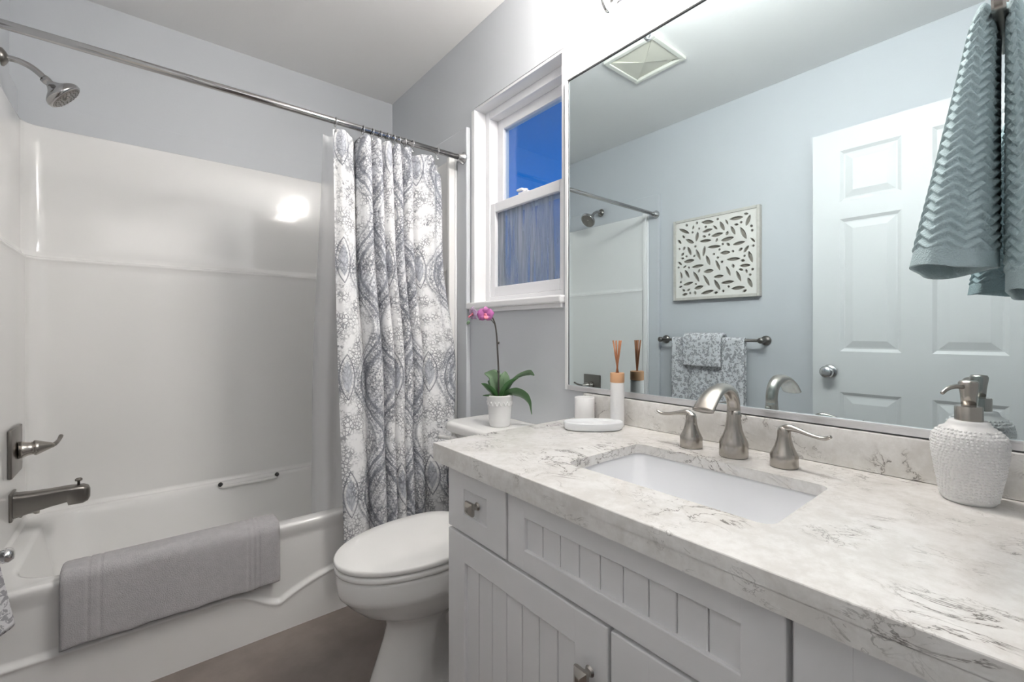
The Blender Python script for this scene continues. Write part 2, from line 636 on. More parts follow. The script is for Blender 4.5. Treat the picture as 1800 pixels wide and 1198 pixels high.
bm = B(); ring_frame(bm, W + 0.06, W + 0.096, y0, y1, WZ0 + 0.03, ZM + 0.022, 0.034, 0.045, 0.042)
ls = obj('lower_sash', bm, M_vinyl, win)
bm = B(); box(bm, W + 0.076, W + 0.081, y0 + 0.034, y1 - 0.034, WZ0 + 0.075, ZM - 0.02)
obj('pane', bm, M_obscure, ls)
bm = B()
yl = (y0 + y1) / 2 + 0.02
box(bm, W + 0.066, W + 0.098, yl - 0.03, yl + 0.03, ZM + 0.022, ZM + 0.032, 0.003)
lathe(bm, [(0.0, 0.0), (0.011, 0.0), (0.011, 0.014), (0.0, 0.016)], (W + 0.082, yl, ZM + 0.030), n=16)
box(bm, W + 0.060, W + 0.076, yl - 0.002, yl + 0.034, ZM + 0.036, ZM + 0.046, 0.003)
obj('sash_lock', bm, M_vinyl, win, True)
bm = B()
box(bm, W - 0.030, W + 0.056, WY0 - 0.012, WY1 + 0.024, WZ0 - 0.024, WZ0 + 0.004, 0.006)
box(bm, W - 0.016, W - 0.001, WY0 - 0.004, WY1 + 0.016, WZ0 - 0.040, WZ0 - 0.022, 0.003)
obj('window_sill', bm, M_trim, win)

# ---- door, swung open flat against the left wall (hinge at the doorway)
DXF = -0.305     # visible face
door = bpy.data.objects.new('door_1', None)
door.location = (DXF - 0.018, 0.0, 0.01)
COL.objects.link(door)
ORG[door.name] = Vector(door.location)
struct(door, 'white six-panel door standing open, reflected in the mirror', 'door')
bm = B()
dy0, dy1, dz0, dz1 = 0.008, 0.777, 0.012, 2.048
box(bm, DXF - 0.036, DXF - 0.0115, dy0, dy1, dz0, dz1, 0.001)
cols = [(0.118, 0.338), (0.438, 0.664)]
rows = [(0.24, 0.790), (0.985, 1.618), (1.700, 1.945)]
ys = [dy0, cols[0][0], cols[0][1], cols[1][0], cols[1][1], dy1]
for k in (0, 2, 4):
    box(bm, DXF - 0.012, DXF, ys[k], ys[k + 1], dz0, dz1, 0.0)
zs = [dz0, rows[0][0], rows[0][1], rows[1][0], rows[1][1], rows[2][0], rows[2][1], dz1]
for (c0, c1) in cols:
    for k in (0, 2, 4, 6):
        box(bm, DXF - 0.012, DXF, c0, c1, zs[k], zs[k + 1], 0.0)
def raised(bm, xf, y0, y1, z0, z1, sgn=1, m1=0.014, m2=0.050, back=-0.008, top=-0.001):
    """frame moulding slope into the recess, then the raised field"""
    def rect(m, x):
        return [bm.verts.new((xf + x * sgn, yy, zz)) for (yy, zz) in ((y0 + m, z0 + m), (y1 - m, z0 + m), (y1 - m, z1 - m), (y0 + m, z1 - m))]
    L = [rect(0, 0), rect(m1, back), rect(m1 + 0.006, back), rect(m2, top)]
    bridge(bm, L, False)
    bm.faces.new(L[-1])
for (c0, c1) in cols:
    for (r0, r1) in rows:
        raised(bm, DXF, c0, c1, r0, r1)
obj('door_leaf', bm, M_door, door)
bm = B()
lathe(bm, [(0, 0), (0.032, 0), (0.033, 0.004), (0.028, 0.009), (0.013, 0.012), (0.012, 0.028), (0.020, 0.034), (0.028, 0.044), (0.029, 0.054), (0.024, 0.063), (0.012, 0.067), (0, 0.068)], (DXF, 0.705, 0.886), (1, 0, 0), 28)
obj('door_knob', bm, M_steel, door, 'all')
bm = B()
for z in (0.25, 1.05, 1.85):
    tube(bm, [(DXF + 0.004, 0.003, z - 0.045), (DXF + 0.004, 0.003, z + 0.045)], 0.006, 10)
obj('hinges', bm, M_steel, door, True)

# ================================================================== TUB
tub = thing('bathtub', 'white alcove bathtub with a moulded wavy apron, under the grey bath towel', 'bathtub', (0.36, 1.771, 0))
RZ = 0.379
TX0, TX1, TY0, TY1 = SX0 - 0.004, SX1 + 0.004, 1.771, D - 0.030
bm = B()
NR = 14
def loop(cx, cy, hx, hy, r, z, front_in=0.0):
    return [bm.verts.new((x, y, z)) for x, y in rrect(cx, cy, hx, hy, r, NR)]
cx, cy = (TX0 + TX1) / 2, (TY0 + TY1) / 2
outer = []
hx, hy = (TX1 - TX0) / 2, (TY1 - TY0) / 2
rim_front, rim_back, rim_side = 0.060, 0.045, 0.075
icx, icy = cx, (TY0 + rim_front + TY1 - rim_back) / 2
ihx, ihy = hx - rim_side, (TY1 - rim_back - TY0 - rim_front) / 2
L0 = loop(cx, cy + 0.005, hx, hy - 0.005, 0.004, RZ)
L1 = loop(icx, icy, ihx + 0.012, ihy + 0.012, 0.13, RZ)
L2 = loop(icx, icy, ihx + 0.003, ihy + 0.003, 0.125, RZ - 0.004)
L3 = loop(icx, icy, ihx - 0.002, ihy - 0.002, 0.12, RZ - 0.014)
L4 = loop(icx, icy, ihx - 0.030, ihy - 0.030, 0.12, 0.22)
L5 = loop(icx, icy, ihx - 0.055, ihy - 0.050, 0.12, 0.10)
L6 = loop(icx, icy, ihx - 0.085, ihy - 0.080, 0.12, 0.066)
L7 = loop(icx, icy, ihx - 0.16, ihy - 0.15, 0.09, 0.055)
bridge(bm, [L0, L1, L2, L3, L4, L5, L6, L7], False)
bm.faces.new(L7)
obj('basin', bm, M_fiber, tub, 'all')

def apron_curve(x):
    # height of the moulded step on the apron
    if x < 0.373:
        return 0.183 - 0.071 * sstep(0.20, 0.373, x) ** 1.5
    tt = min(1.0, (x - 0.373) / 0.24)
    return 0.112 + 0.066 * math.sin(tt * PI / 2) ** 0.9
def apron(u, v):
    x = TX0 - 0.012 + (TX1 - TX0 + 0.024) * u
    if v < 0.08:                      # rounded top edge
        a_ = v / 0.08 * PI / 2
        r = 0.012
        return Vector((x, TY0 + r - r * math.sin(a_) + 0.0, RZ - r + r * math.cos(a_)))
    z = (RZ - 0.012) * (1 - (v - 0.08) / 0.92)
    zc = apron_curve(x)
    s = 1 - sstep(zc - 0.010, zc + 0.010, z)
    lip = math.exp(-((z - zc + 0.008) / 0.008) ** 2) * 0.004
    inset = 0.010 * sstep(RZ - 0.02, RZ - 0.06, z) if False else 0.0
    return Vector((x, TY0 + 0.010 * sstep(0.0, 0.05, RZ - 0.012 - z) * (1 - s) - lip, z))
bm = B()
grid(bm, apron, 240, 170)
obj('apron', bm, M_fiber, tub, 'all')
# moulded grab bar on the back rim
bm = B()
gy, gz = TY1 - rim_back - 0.006, 0.362
tube(bm, smooth_path([(0.262, gy + 0.022, gz - 0.002), (0.268, gy, gz), (0.30, gy - 0.012, gz + 0.002), (0.46, gy - 0.012, gz + 0.002), (0.495, gy, gz), (0.50, gy + 0.022, gz - 0.002)], 6), 0.008, 12)
gb = obj('grab_bar', bm, M_porc, tub, 'all')
for x in (0.264, 0.499):
    bm = B()
    lathe(bm, [(0, 0), (0.009, 0), (0.010, 0.006), (0.008, 0.012), (0, 0.013)], (x, gy - 0.001, gz + 0.008), (0, -0.6, 0.8), 14)
    obj('bar_fixing', bm, M_black, gb, 'all')
# ---------------- shower surround: one moulded U of three walls
sur = thing('shower_surround', 'glossy white moulded wall surround with a long shelf, above the bathtub', 'shower surround', (0.36, D - 0.03, RZ))
def sur_path(inset, n=18):
    """plan outline, from the front of the left end round to the front of the right end"""
    x0, x1, yb = SX0 + inset, SX1 - inset, D - 0.022 - inset
    r = 0.06
    pts = [(x0, 1.80), (x0, 1.95), (x0, 2.15), (x0, 2.3)]
    for k in range(n + 1):
        a_ = PI - PI / 2 * k / n
        pts.append((x0 + r + r * math.cos(a_), yb - r + r * math.sin(a_)))
    for k in range(1, 12):
        pts.append((x0 + r + (x1 - x0 - 2 * r) * k / 12, yb))
    for k in range(n + 1):
        a_ = PI / 2 - PI / 2 * k / n
        pts.append((x1 - r + r * math.cos(a_), yb - r + r * math.sin(a_)))
    pts += [(x1, 2.3), (x1, 2.15), (x1, 1.95), (x1, 1.80)]
    return pts
prof = []   # (z, inset of back wall)
for k in range(9):
    prof.append((RZ - 0.002 + 0.02 * k / 8, 0.026 - 0.010 * math.sin(k / 8 * PI / 2)))
prof += [(0.50, 0.015), (0.8, 0.014), (1.1, 0.014), (1.33, 0.014)]
for k in range(11):     # the shelf: the wall above it steps back
    a_ = PI / 2 * k / 10
    prof.append((1.352 + 0.016 * math.sin(a_), 0.014 + 0.004 * math.sin(PI * k / 10) - 0.008 * (1 - math.cos(a_))))
prof += [(1.378, 0.004), (1.384, 0.0015), (1.392, 0.0), (1.45, 0.0), (1.6, 0.0), (1.8, 0.0), (1.868, 0.0), (1.876, -0.002), (1.880, -0.008), (1.881, -0.018)]
bm = B()
rows_ = []
for z, ins in prof:
    rows_.append([bm.verts.new((x, y, z)) for x, y in sur_path(ins)])
bridge(bm, rows_, False, closed=False)
obj('wall_panel', bm, M_fiber, sur, 'all')
for s, (xa, xb) in ((1, (SX1 - 0.014, W - 0.0)), (-1, (XO + 0.0, SX0 + 0.014))):
    bm = B()
    box(bm, min(xa, xb) + (0.002 if s < 0 else 0), max(xa, xb) - (0.002 if s > 0 else 0), 1.7745, 1.800, RZ + 0.001, 1.884, 0.004, 3)
    fl_ = obj('end_flange', bm, M_fiber, sur, True)
    bm = B()
    xb_ = W - 0.030 if s > 0 else XO + 0.030
    tube(bm, [(xb_, 1.772, RZ + 0.002), (xb_, 1.772, 1.1), (xb_, 1.772, 1.882)], 0.0055, 12)
    obj('edge_highlight_bead', bm, M_trim, fl_, 'all')  # bright bead added in place of the highlight along the flange edge

# ---------------- shower fittings on the left end wall
FY = 2.17
sh = thing('wall_shower', 'brushed nickel shower head on a curved arm, high on the left wall', 'shower', (SX0, FY, 1.97))
bm = B()
lathe(bm, [(0, 0), (0.028, 0), (0.028, 0.004), (0.018, 0.012), (0.010, 0.016), (0, 0.016)], (SX0 + 0.0, FY, 1.97), (1, 0, 0), 24)
obj('flange', bm, M_dark, sh, 'all')
bm = B()
tube(bm, smooth_path([(SX0 + 0.002, FY, 1.97), (SX0 + 0.035, FY, 1.971), (SX0 + 0.065, FY, 1.962), (SX0 + 0.09, FY, 1.943), (SX0 + 0.103, FY, 1.927)], 6), 0.0095, 14)
obj('arm', bm, M_rod, sh, 'all')
bm = B()
hp = Vector((SX0 + 0.100, FY, 1.931))
hd = Vector((0.74, 0.05, -0.66)).normalized()
lathe(bm, [(0, -0.006), (0.013, -0.006), (0.014, 0.006), (0.012, 0.014), (0.018, 0.022), (0.026, 0.030), (0.042, 0.040), (0.051, 0.047), (0.0555, 0.056), (0.0545, 0.065), (0.050, 0.068), (0, 0.068)], hp, hd, 36)
hh = obj('head_shell', bm, M_rod, sh, 'all')
bm = B()
lathe(bm, [(0, 0.0682), (0.049, 0.0682), (0.047, 0.0695), (0.012, 0.0695), (0.010, 0.0735), (0, 0.0735)], hp, hd, 36)
q = frame_to(hd)
for rr, nn in ((0.020, 8), (0.031, 14), (0.042, 22)):
    for k in range(nn):
        a_ = 2 * PI * k / nn
        c = hp + hd * 0.0690 + (q @ Vector((rr * math.cos(a_), rr * math.sin(a_), 0)))
        lathe(bm, [(0.0018, 0), (0.0012, 0.003), (0, 0.003)], c, hd, 6)
obj('spray_face', bm, M_dark, hh, True)
VY, VZ = 2.24, 0.675
va = thing('shower_valve', 'dark nickel square shower valve with a tapered lever handle, on the left wall', 'shower valve', (SX0 + 0.014, VY, VZ))
bm = B(); box(bm, SX0 + 0.0145, SX0 + 0.026, VY - 0.08, VY + 0.08, VZ - 0.08, VZ + 0.08, 0.004, 2)
obj('escutcheon', bm, M_dark, va, True)
bm = B()
lathe(bm, [(0, 0), (0.029, 0), (0.028, 0.012), (0.0235, 0.022), (0.022, 0.030), (0.0215, 0.036), (0.0255, 0.039), (0.026, 0.043), (0.023, 0.050), (0.017, 0.064), (0.011, 0.078), (0.0065, 0.088), (0, 0.090)], (SX0 + 0.026, VY, VZ), (1, 0.22, 0.03), 28)
hb = obj('hub', bm, M_nick, va, 'all')
bm = B()
tube(bm, smooth_path([(SX0 + 0.105, VY + 0.018, VZ + 0.001), (SX0 + 0.113, VY + 0.032, VZ + 0.004), (SX0 + 0.118, VY + 0.062, VZ + 0.010), (SX0 + 0.121, VY + 0.090, VZ + 0.020)], 6), [0.0085, 0.007, 0.006, 0.0065], 14)
obj('lever', bm, M_dark, hb, 'all')
sp_ = thing('tub_spout', 'dark nickel tub spout with a pull-up diverter knob, below the shower valve', 'tub spout', (SX0 + 0.014, VY - 0.02, 0.50))
SY = VY - 0.03
bm = B()
box(bm, SX0 + 0.0145, SX0 + 0.024, SY - 0.035, SY + 0.035, 0.450, 0.545, 0.004)
obj('wall_plate', bm, M_dark, sp_, True)
bm = B()
prof_s = [(0.024, 0.458, 0.537, 0.030), (0.06, 0.466, 0.534, 0.027), (0.11, 0.476, 0.534, 0.024), (0.150, 0.482, 0.535, 0.024), (0.153, 0.470, 0.535, 0.024), (0.190, 0.470, 0.533, 0.023), (0.203, 0.476, 0.527, 0.020), (0.208, 0.486, 0.517, 0.012)]
rs = []
for dx, z0, z1, hw in prof_s:
    rs.append([bm.verts.new((SX0 + dx, y, z)) for y, z in rrect(SY, (z0 + z1) / 2, hw, (z1 - z0) / 2, 0.012, 5)])
bridge(bm, rs)
so = obj('spout_body', bm, M_dark, sp_, 50)
bm = B()
lathe(bm, [(0.004, 0), (0.004, 0.014), (0.010, 0.016), (0.010, 0.022), (0.006, 0.025), (0, 0.025)], (SX0 + 0.178, SY, 0.533), n=16)
obj('diverter_knob', bm, M_dark, so, 'all')
bm = B()
lathe(bm, [(0, 0), (0.020, 0), (0.021, 0.006), (0.012, 0.012), (0.012, 0.034), (0.017, 0.040), (0.016, 0.050), (0, 0.052)], (SX0 + 0.0145, 2.34, 0.437), (1, 0, 0), 20)
obj('knob', bm, M_nick, sur, 'all')['label'] = 'small round nickel knob'

# ---------------- rod, rings, curtain, liner
RY, RODZ = 1.713, 1.866
rod = thing('shower_rod', 'straight chrome shower curtain rod spanning the tub alcove', 'shower rod', (0.36, RY, RODZ))
bm = B(); tube(bm, [(XO + 0.026, RY, RODZ), (0.36, RY, RODZ), (W - 0.026, RY, RODZ)], 0.0118, 24)
obj('rod_tube', bm, M_rod, rod, 'all')
for x, d in ((XO + 0.0245, 1), (W - 0.0245, -1)):
    bm = B()
    lathe(bm, [(0, 0), (0.026, 0), (0.026, 0.006), (0.019, 0.012), (0.0165, 0.030), (0.0125, 0.032)], (x, RY, RODZ), (d, 0, 0), 24)
    obj('rod_end', bm, M_steel, rod, 'all')

CZ1, CZ0 = 1.836, 0.235
VALL = [-0.12, 0.215, 0.335, 0.415, 0.50, 0.575, 0.68, 1.04, 1.4]     # where the deep folds lie, left to right
def fold_phase(s):
    for k in range(len(VALL) - 1):
        if s <= VALL[k + 1]:
            return 2 * PI * (k + (s - VALL[k]) / (VALL[k + 1] - VALL[k]))
    return 2 * PI * len(VALL)
def curt(s, v):
    z = CZ1 + (CZ0 - CZ1) * v
    x0 = 0.538 + 0.030 * v
    x1 = 1.002 + 0.075 * sstep(0.08, 0.66, v) + 0.008 * math.sin(v * 15)
    sw = s + 0.016 * math.sin(v * 4.2 + s * 6) * math.sin(PI * s)
    ph = fold_phase(sw)
    wide = sstep(0.0, 0.2, s) * (1 - sstep(0.70, 0.85, s))
    amp = 0.016 + 0.018 * wide
    f = math.cos(ph)
    f = f if f < 0 else f ** 1.6
    x = x0 + (x1 - x0) * s - 0.012 * math.sin(ph) * wide
    y = RY + 0.006 + amp * f - 0.030 * sstep(0.35, 1.0, v) + 0.006 * math.sin(ph * 3 + v * 3) * (1 - wide)
    zz = z - 0.016 * (0.5 + 0.5 * math.cos(ph)) * (1 - v) ** 10 - 0.05 * sstep(0.86, 1.0, s) * (1 - v) ** 9
    return Vector((x, y, zz))
NS, NVc = 420, 70
arc = [0.0]
pp = curt(0, 0.5)
for i in range(1, NS):
    c = curt(i / (NS - 1), 0.5)
    arc.append(arc[-1] + (Vector((c.x, c.y, 0)) - Vector((pp.x, pp.y, 0))).length)
    pp = c
UREF = arc[int(0.4575 * (NS - 1))]
def cuv(u, v):
    i = min(NS - 1, max(0, int(round(u * (NS - 1)))))
    return (arc[i] - UREF, CZ1 + (CZ0 - CZ1) * v)
bm = B()
grid(bm, curt, NS, NVc, uv=cuv)
cu = obj('shower_curtain', bm, M_curt, None, 'all', (0.8, RY, CZ0))
sm_ = cu.modifiers.new('thickness', 'SOLIDIFY')
sm_.thickness = 0.0012
tag(cu, 'grey and white printed shower curtain gathered at the right end of the rod', 'shower curtain')

def liner(s, v):
    z = CZ1 - 0.004 + (0.20 - CZ1) * v
    ph = 2 * PI * 6.3 * s
    x0 = 0.520 - 0.012 * v
    x = x0 + (1.02 - x0) * s
    y = RY + 0.062 + 0.115 * sstep(0.0, 0.62, v) ** 0.9 + 0.014 * math.sin(ph) * (0.5 + 0.5 * sstep(0, 0.2, v))
    return Vector((x, y, z))
bm = B()
grid(bm, liner, 150, 40)
li = obj('shower_liner', bm, M_liner, None, 'all', (0.77, RY + 0.09, 0.2))
tag(li, 'frosted translucent shower liner hanging inside the tub behind the printed curtain', 'shower liner')

ring_x = [0.548, 0.652, 0.690, 0.722, 0.752, 0.778, 0.802, 0.828, 0.862, 0.980]
bm = B()
n_ = 24
path = [(0, 0.0165 * math.cos(2 * PI * k / n_), 0.0165 * math.sin(2 * PI * k / n_) - 0.003) for k in range(n_)] + [(0, 0.0165, -0.003)]
tube(bm, path, 0.0017, 8, up=(1, 0, 0), cap=False)
tube(bm, [(0, 0, -0.0195), (0, 0.003, -0.028), (0, 0.0, -0.037)], 0.0016, 8, up=(1, 0, 0))
lathe(bm, [(0, 0), (0.004, 0.001), (0.004, 0.004), (0, 0.005)], (0, -0.003, -0.037), (0, -1, 0), 10)
r0 = obj('curtain_ring', bm, M_steel, None, 'all')
for i, x in enumerate(ring_x):
    r = r0 if i == 0 else r0.copy()
    if i:
        COL.objects.link(r)
    r.location = (x, RY, RODZ)
    if i == 0:
        tag(r, 'leftmost metal curtain ring, standing apart on the rod at the curtain edge', 'curtain ring', 'curtain rings on the shower rod')
    elif i == len(ring_x) - 1:
        tag(r, 'rightmost metal curtain ring, apart from the bunch and nearest the window wall', 'curtain ring', 'curtain rings on the shower rod')
    else:
        tag(r, 'small metal curtain ring in the close bunch in the middle of the gathered curtain', 'curtain ring', 'curtain rings on the shower rod')

# ---------------- grey bath towel over the tub rim
TWX0, TWX1 = -0.187, 0.366
def towel_mid():
    return [(1.872, 0.285), (1.858, 0.345), (1.850, 0.382), (1.835, 0.398), (1.81, 0.402), (1.785, 0.402), (1.765, 0.398), (1.7535, 0.384), (1.7500, 0.360), (1.7480, 0.31), (1.7460, 0.25), (1.7440, 0.205)]
tp = [Vector((0, y, z)) for y, z in towel_mid()]
tpath = smooth_path(tp, 6)
bm = B()
TH = 0.0095
rows_t = []
bands = (0.105, 0.152, 0.823, 0.852, 0.880)
NX = 150
for i in range(NX):
    u = i / (NX - 1)
    x = TWX0 + (TWX1 - TWX0) * u
    e_ = min(u, 1 - u) * (TWX1 - TWX0)
    th = TH * (0.35 + 0.65 * min(1, (e_ / 0.010)) ** 0.5)
    th -= sum(0.0028 * math.exp(-((u - b__) / 0.0045) ** 2) for b__ in bands[:2] + bands[2:])
    sag = 0.020 * u * 0
    ring = []
    npth = len(tpath)
    nrm = []
    for k, p in enumerate(tpath):
        tg = (tpath[min(k + 1, npth - 1)] - tpath[max(k - 1, 0)]).normalized()
        nrm.append(Vector((0, tg.z, -tg.y)))
    fr = [p + n__ * (-th) for p, n__ in zip(tpath, nrm)]
    bk = [p + n__ * min(th, TH) for p, n__ in zip(tpath, nrm)]
    tg = (tpath[-1] - tpath[-2]).normalized()
    endc = [tpath[-1] + tg * TH * 0.8 * math.sin(PI * k / 6) + nrm[-1] * (-th) * math.cos(PI * k / 6) for k in range(1, 6)]
    pts = fr + endc + bk[::-1]
    rip = 0.0015 * math.sin(x * 40) + 0.0012 * math.sin(x * 83 + 1)
    for p in pts:
        zz = p.z + (rip if p.y < 1.76 else 0)
        ring.append(bm.verts.new((x, p.y, zz)))
    rows_t.append(ring)
bridge(bm, rows_t)
tw = obj('bath_towel', bm, M_terry, None, 'all', (0.09, 1.80, RZ))
tag(tw, 'thick folded grey bath towel with ribbed bands draped over the tub rim', 'towel')

# ================================================================== TOILET
TCY = 1.30
toi = thing('toilet', 'white two-piece toilet with closed lid between the vanity and the tub', 'toilet', (0.85, TCY, 0))
BCY = TCY - 0.015
def egg(xf, xb, hw, z, n=56, sq=0.62, wide=0.58, rear=1.0):
    """egg outline: round front at xf (towards -X), squarer back at xb"""
    out = []
    xm = xf + (xb - xf) * wide
    for k in range(n):
        a_ = 2 * PI * k / n
        c, s = math.cos(a_), math.sin(a_)
        if c < 0:
            x = xm + (xm - xf) * c
            y = hw * s
        else:
            x = xm + (xb - xm) * (abs(c) ** sq)
            y = hw * (abs(s) ** (sq + 0.15)) * (1 if s >= 0 else -1)
            y *= 1 - (1 - rear) * sstep(0.02, 0.20, (x - xm) / (xb - xm))
        out.append((x, BCY + y, z))
    return out
bm = B()
lv = [(0.0, 0.512, 0.985, 0.106, 0.40, 0.95), (0.012, 0.509, 0.988, 0.108, 0.40, 0.95), (0.026, 0.514, 0.985, 0.104, 0.40, 0.93), (0.040, 0.520, 0.98, 0.100, 0.34, 0.40), (0.08, 0.535, 0.97, 0.091, 0.32, 0.36), (0.14, 0.556, 0.955, 0.081, 0.32, 0.36), (0.185, 0.566, 0.945, 0.078, 0.34, 0.45), (0.215, 0.558, 0.94, 0.088, 0.38, 0.8), (0.235, 0.530, 0.93, 0.110, 0.46, 0.95), (0.262, 0.480, 0.925, 0.138, 0.54, 1), (0.295, 0.446, 0.925, 0.157, 0.58, 1), (0.315, 0.430, 0.925, 0.164, 0.58, 1), (0.322, 0.423, 0.925, 0.168, 0.58, 1), (0.335, 0.419, 0.925, 0.170, 0.58, 1), (0.375, 0.417, 0.925, 0.171, 0.58, 1), (0.384, 0.420, 0.925, 0.169, 0.58, 1), (0.387, 0.427, 0.92, 0.163, 0.58, 1)]
bridge(bm, [[bm.verts.new(p) for p in egg(a_, b__, hw, z, wide=w_, rear=r_)] for z, a_, b__, hw, w_, r_ in lv])
tube(bm, smooth_path([(0.735, BCY, 0.20), (0.80, BCY, 0.150), (0.86, BCY, 0.115), (0.91, BCY, 0.15), (0.935, BCY, 0.20), (0.965, BCY, 0.15), (0.965, BCY, 0.03)], 6), [0.050, 0.052, 0.056, 0.058, 0.056, 0.054, 0.05], 18, up=(0, 1, 0))
obj('bowl', bm, M_porc, toi, 'all')
def slab(name, mat_, xf, xb, hw, z0, z1, r, wide=0.58, parent=toi, sq=0.62, dome=0.0):
    bm = B()
    L = []
    steps = [(r, z0), (r * 0.3, z0 + r * 0.3), (0, z0 + r), (0, z1 - r), (r * 0.3, z1 - r * 0.3), (r, z1)]
    for ins, z in steps:
        L.append([bm.verts.new(p) for p in egg(xf + ins, xb - ins, hw - ins, z, 56, sq, wide)])
    for kk in range(1, 5):
        f = kk / 5
        L.append([bm.verts.new((p[0] * (1 - f) + ((xf + xb) / 2) * f, p[1] * (1 - f) + BCY * f, p[2] + dome * f)) for p in egg(xf + r, xb - r, hw - r, z1, 56, sq, wide)])
    bridge(bm, L)
    return obj(name, bm, mat_, parent, 'all')
slab('seat', M_porc, 0.412, 0.872, 0.171, 0.3895, 0.407, 0.006)
slab('lid', M_porc, 0.410, 0.878, 0.173, 0.4105, 0.428, 0.006, dome=0.004)
for dy in (-0.075, 0.075):
    bm = B(); box(bm, 0.872, 0.905, BCY + dy - 0.022, BCY + dy + 0.022, 0.388, 0.424, 0.007, 3)
    obj('hinge', bm, M_porc, toi, True)
bm = B()
L = []
for z, ins in ((0.372, 0.02), (0.378, 0.008), (0.392, 0.002), (0.50, 0.0), (0.693, -0.008)):
    L.append([bm.verts.new((x, y, z)) for x, y in rrect(1.028, TCY, 0.103 - ins, 0.212 - ins, 0.035, 8)])
bridge(bm, L)
obj('tank', bm, M_porc, toi, 'all')
bm = B()
L = []
for z, ins in ((0.694, 0.012), (0.696, 0.003), (0.702, 0.0), (0.718, 0.0), (0.727, 0.003), (0.732, 0.011), (0.733, 0.02)):
    L.append([bm.verts.new((x, y, z)) for x, y in rrect(1.018, TCY, 0.121 - ins, 0.232 - ins, 0.045, 8)])
bridge(bm, L)
obj('tank_lid', bm, M_porc, toi, 'all')
bm = B()
lathe(bm, [(0, 0), (0.014, 0), (0.014, 0.006), (0.009, 0.010), (0.009, 0.022), (0, 0.023)], (0.919, TCY + 0.165, 0.672), (-1, 0, 0), 16)
tube(bm, smooth_path([(0.902, TCY + 0.165, 0.672), (0.897, TCY + 0.205, 0.670), (0.895, TCY + 0.245, 0.666)], 5), [0.008, 0.007, 0.009], 12)
obj('flush_lever', bm, M_porc, toi, 'all')

# ---------------- orchid on the tank
PX, PY, PZ = 1.005, 1.300, 0.733
orc = thing('potted_orchid', 'pink orchid with drooping green leaves in a white pot on the toilet tank', 'orchid', (PX, PY, PZ))
bm = B()
lathe(bm, [(0, 0), (0.034, 0), (0.037, 0.004), (0.040, 0.030), (0.046, 0.090), (0.0475, 0.108), (0.0485, 0.112), (0.0465, 0.115), (0.0445, 0.112), (0.042, 0.095), (0, 0.095)], (PX, PY, PZ + 0.0005), n=40)
pot = obj('pot', bm, M_ceram, orc, 'all')
bm = B()   # scalloped relief below the pot's rim
for k in range(18):
    a_ = 2 * PI * k / 18
    pts = []
    for j in range(9):
        b__ = a_ + (j / 8 - 0.5) * 2 * PI / 18
        zz = PZ + 0.094 - 0.016 * math.sin(PI * j / 8)
        rr = 0.0455 + (zz - PZ - 0.080) * 0.09
        pts.append((PX + rr * math.cos(b__), PY + rr * math.sin(b__), zz))
    tube(bm, pts, 0.0016, 6)
obj('scalloped_relief', bm, M_ceram, pot, 'all')
bm = B()
lathe(bm, [(0, 0.101), (0.025, 0.104), (0.0425, 0.099), (0.0425, 0.094), (0, 0.094)], (PX, PY, PZ), n=28)
obj('bark', bm, M_soil, orc, 'all')
def leaf_mesh(path, widths, fold=0.25, n=16, side=None):
    bm = B()
    P = smooth_path(path, n)
    Wd = lerp_list(widths, len(P))
    rows_l = []
    for i, p in enumerate(P):
        t_ = (P[min(i + 1, len(P) - 1)] - P[max(i - 1, 0)]).normalized()
        sd = Vector(side).normalized() if side else t_.cross(Vector((0, 0, 1)))
        if sd.length < 1e-3:
            sd = Vector((1, 0, 0))
        sd = (sd - t_ * sd.dot(t_)).normalized()
        up = sd.cross(t_).normalized()
        if up.z < 0:
            up = -up
        row = []
        for k in range(7):
            f = k / 6 * 2 - 1
            row.append(bm.verts.new(p + sd * (f * Wd[i]) + up * (abs(f) * Wd[i] * fold)))
        row2 = []
        for k in range(6, -1, -1):
            f = k / 6 * 2 - 1
            row2.append(bm.verts.new(p + sd * (f * Wd[i] * 0.96) + up * (abs(f) * Wd[i] * fold - 0.0022 * (1 - f * f * 0.8))))
        rows_l.append(row + row2)
    bridge(bm, rows_l)
    return bm
c0 = V(PX, PY, PZ + 0.100)
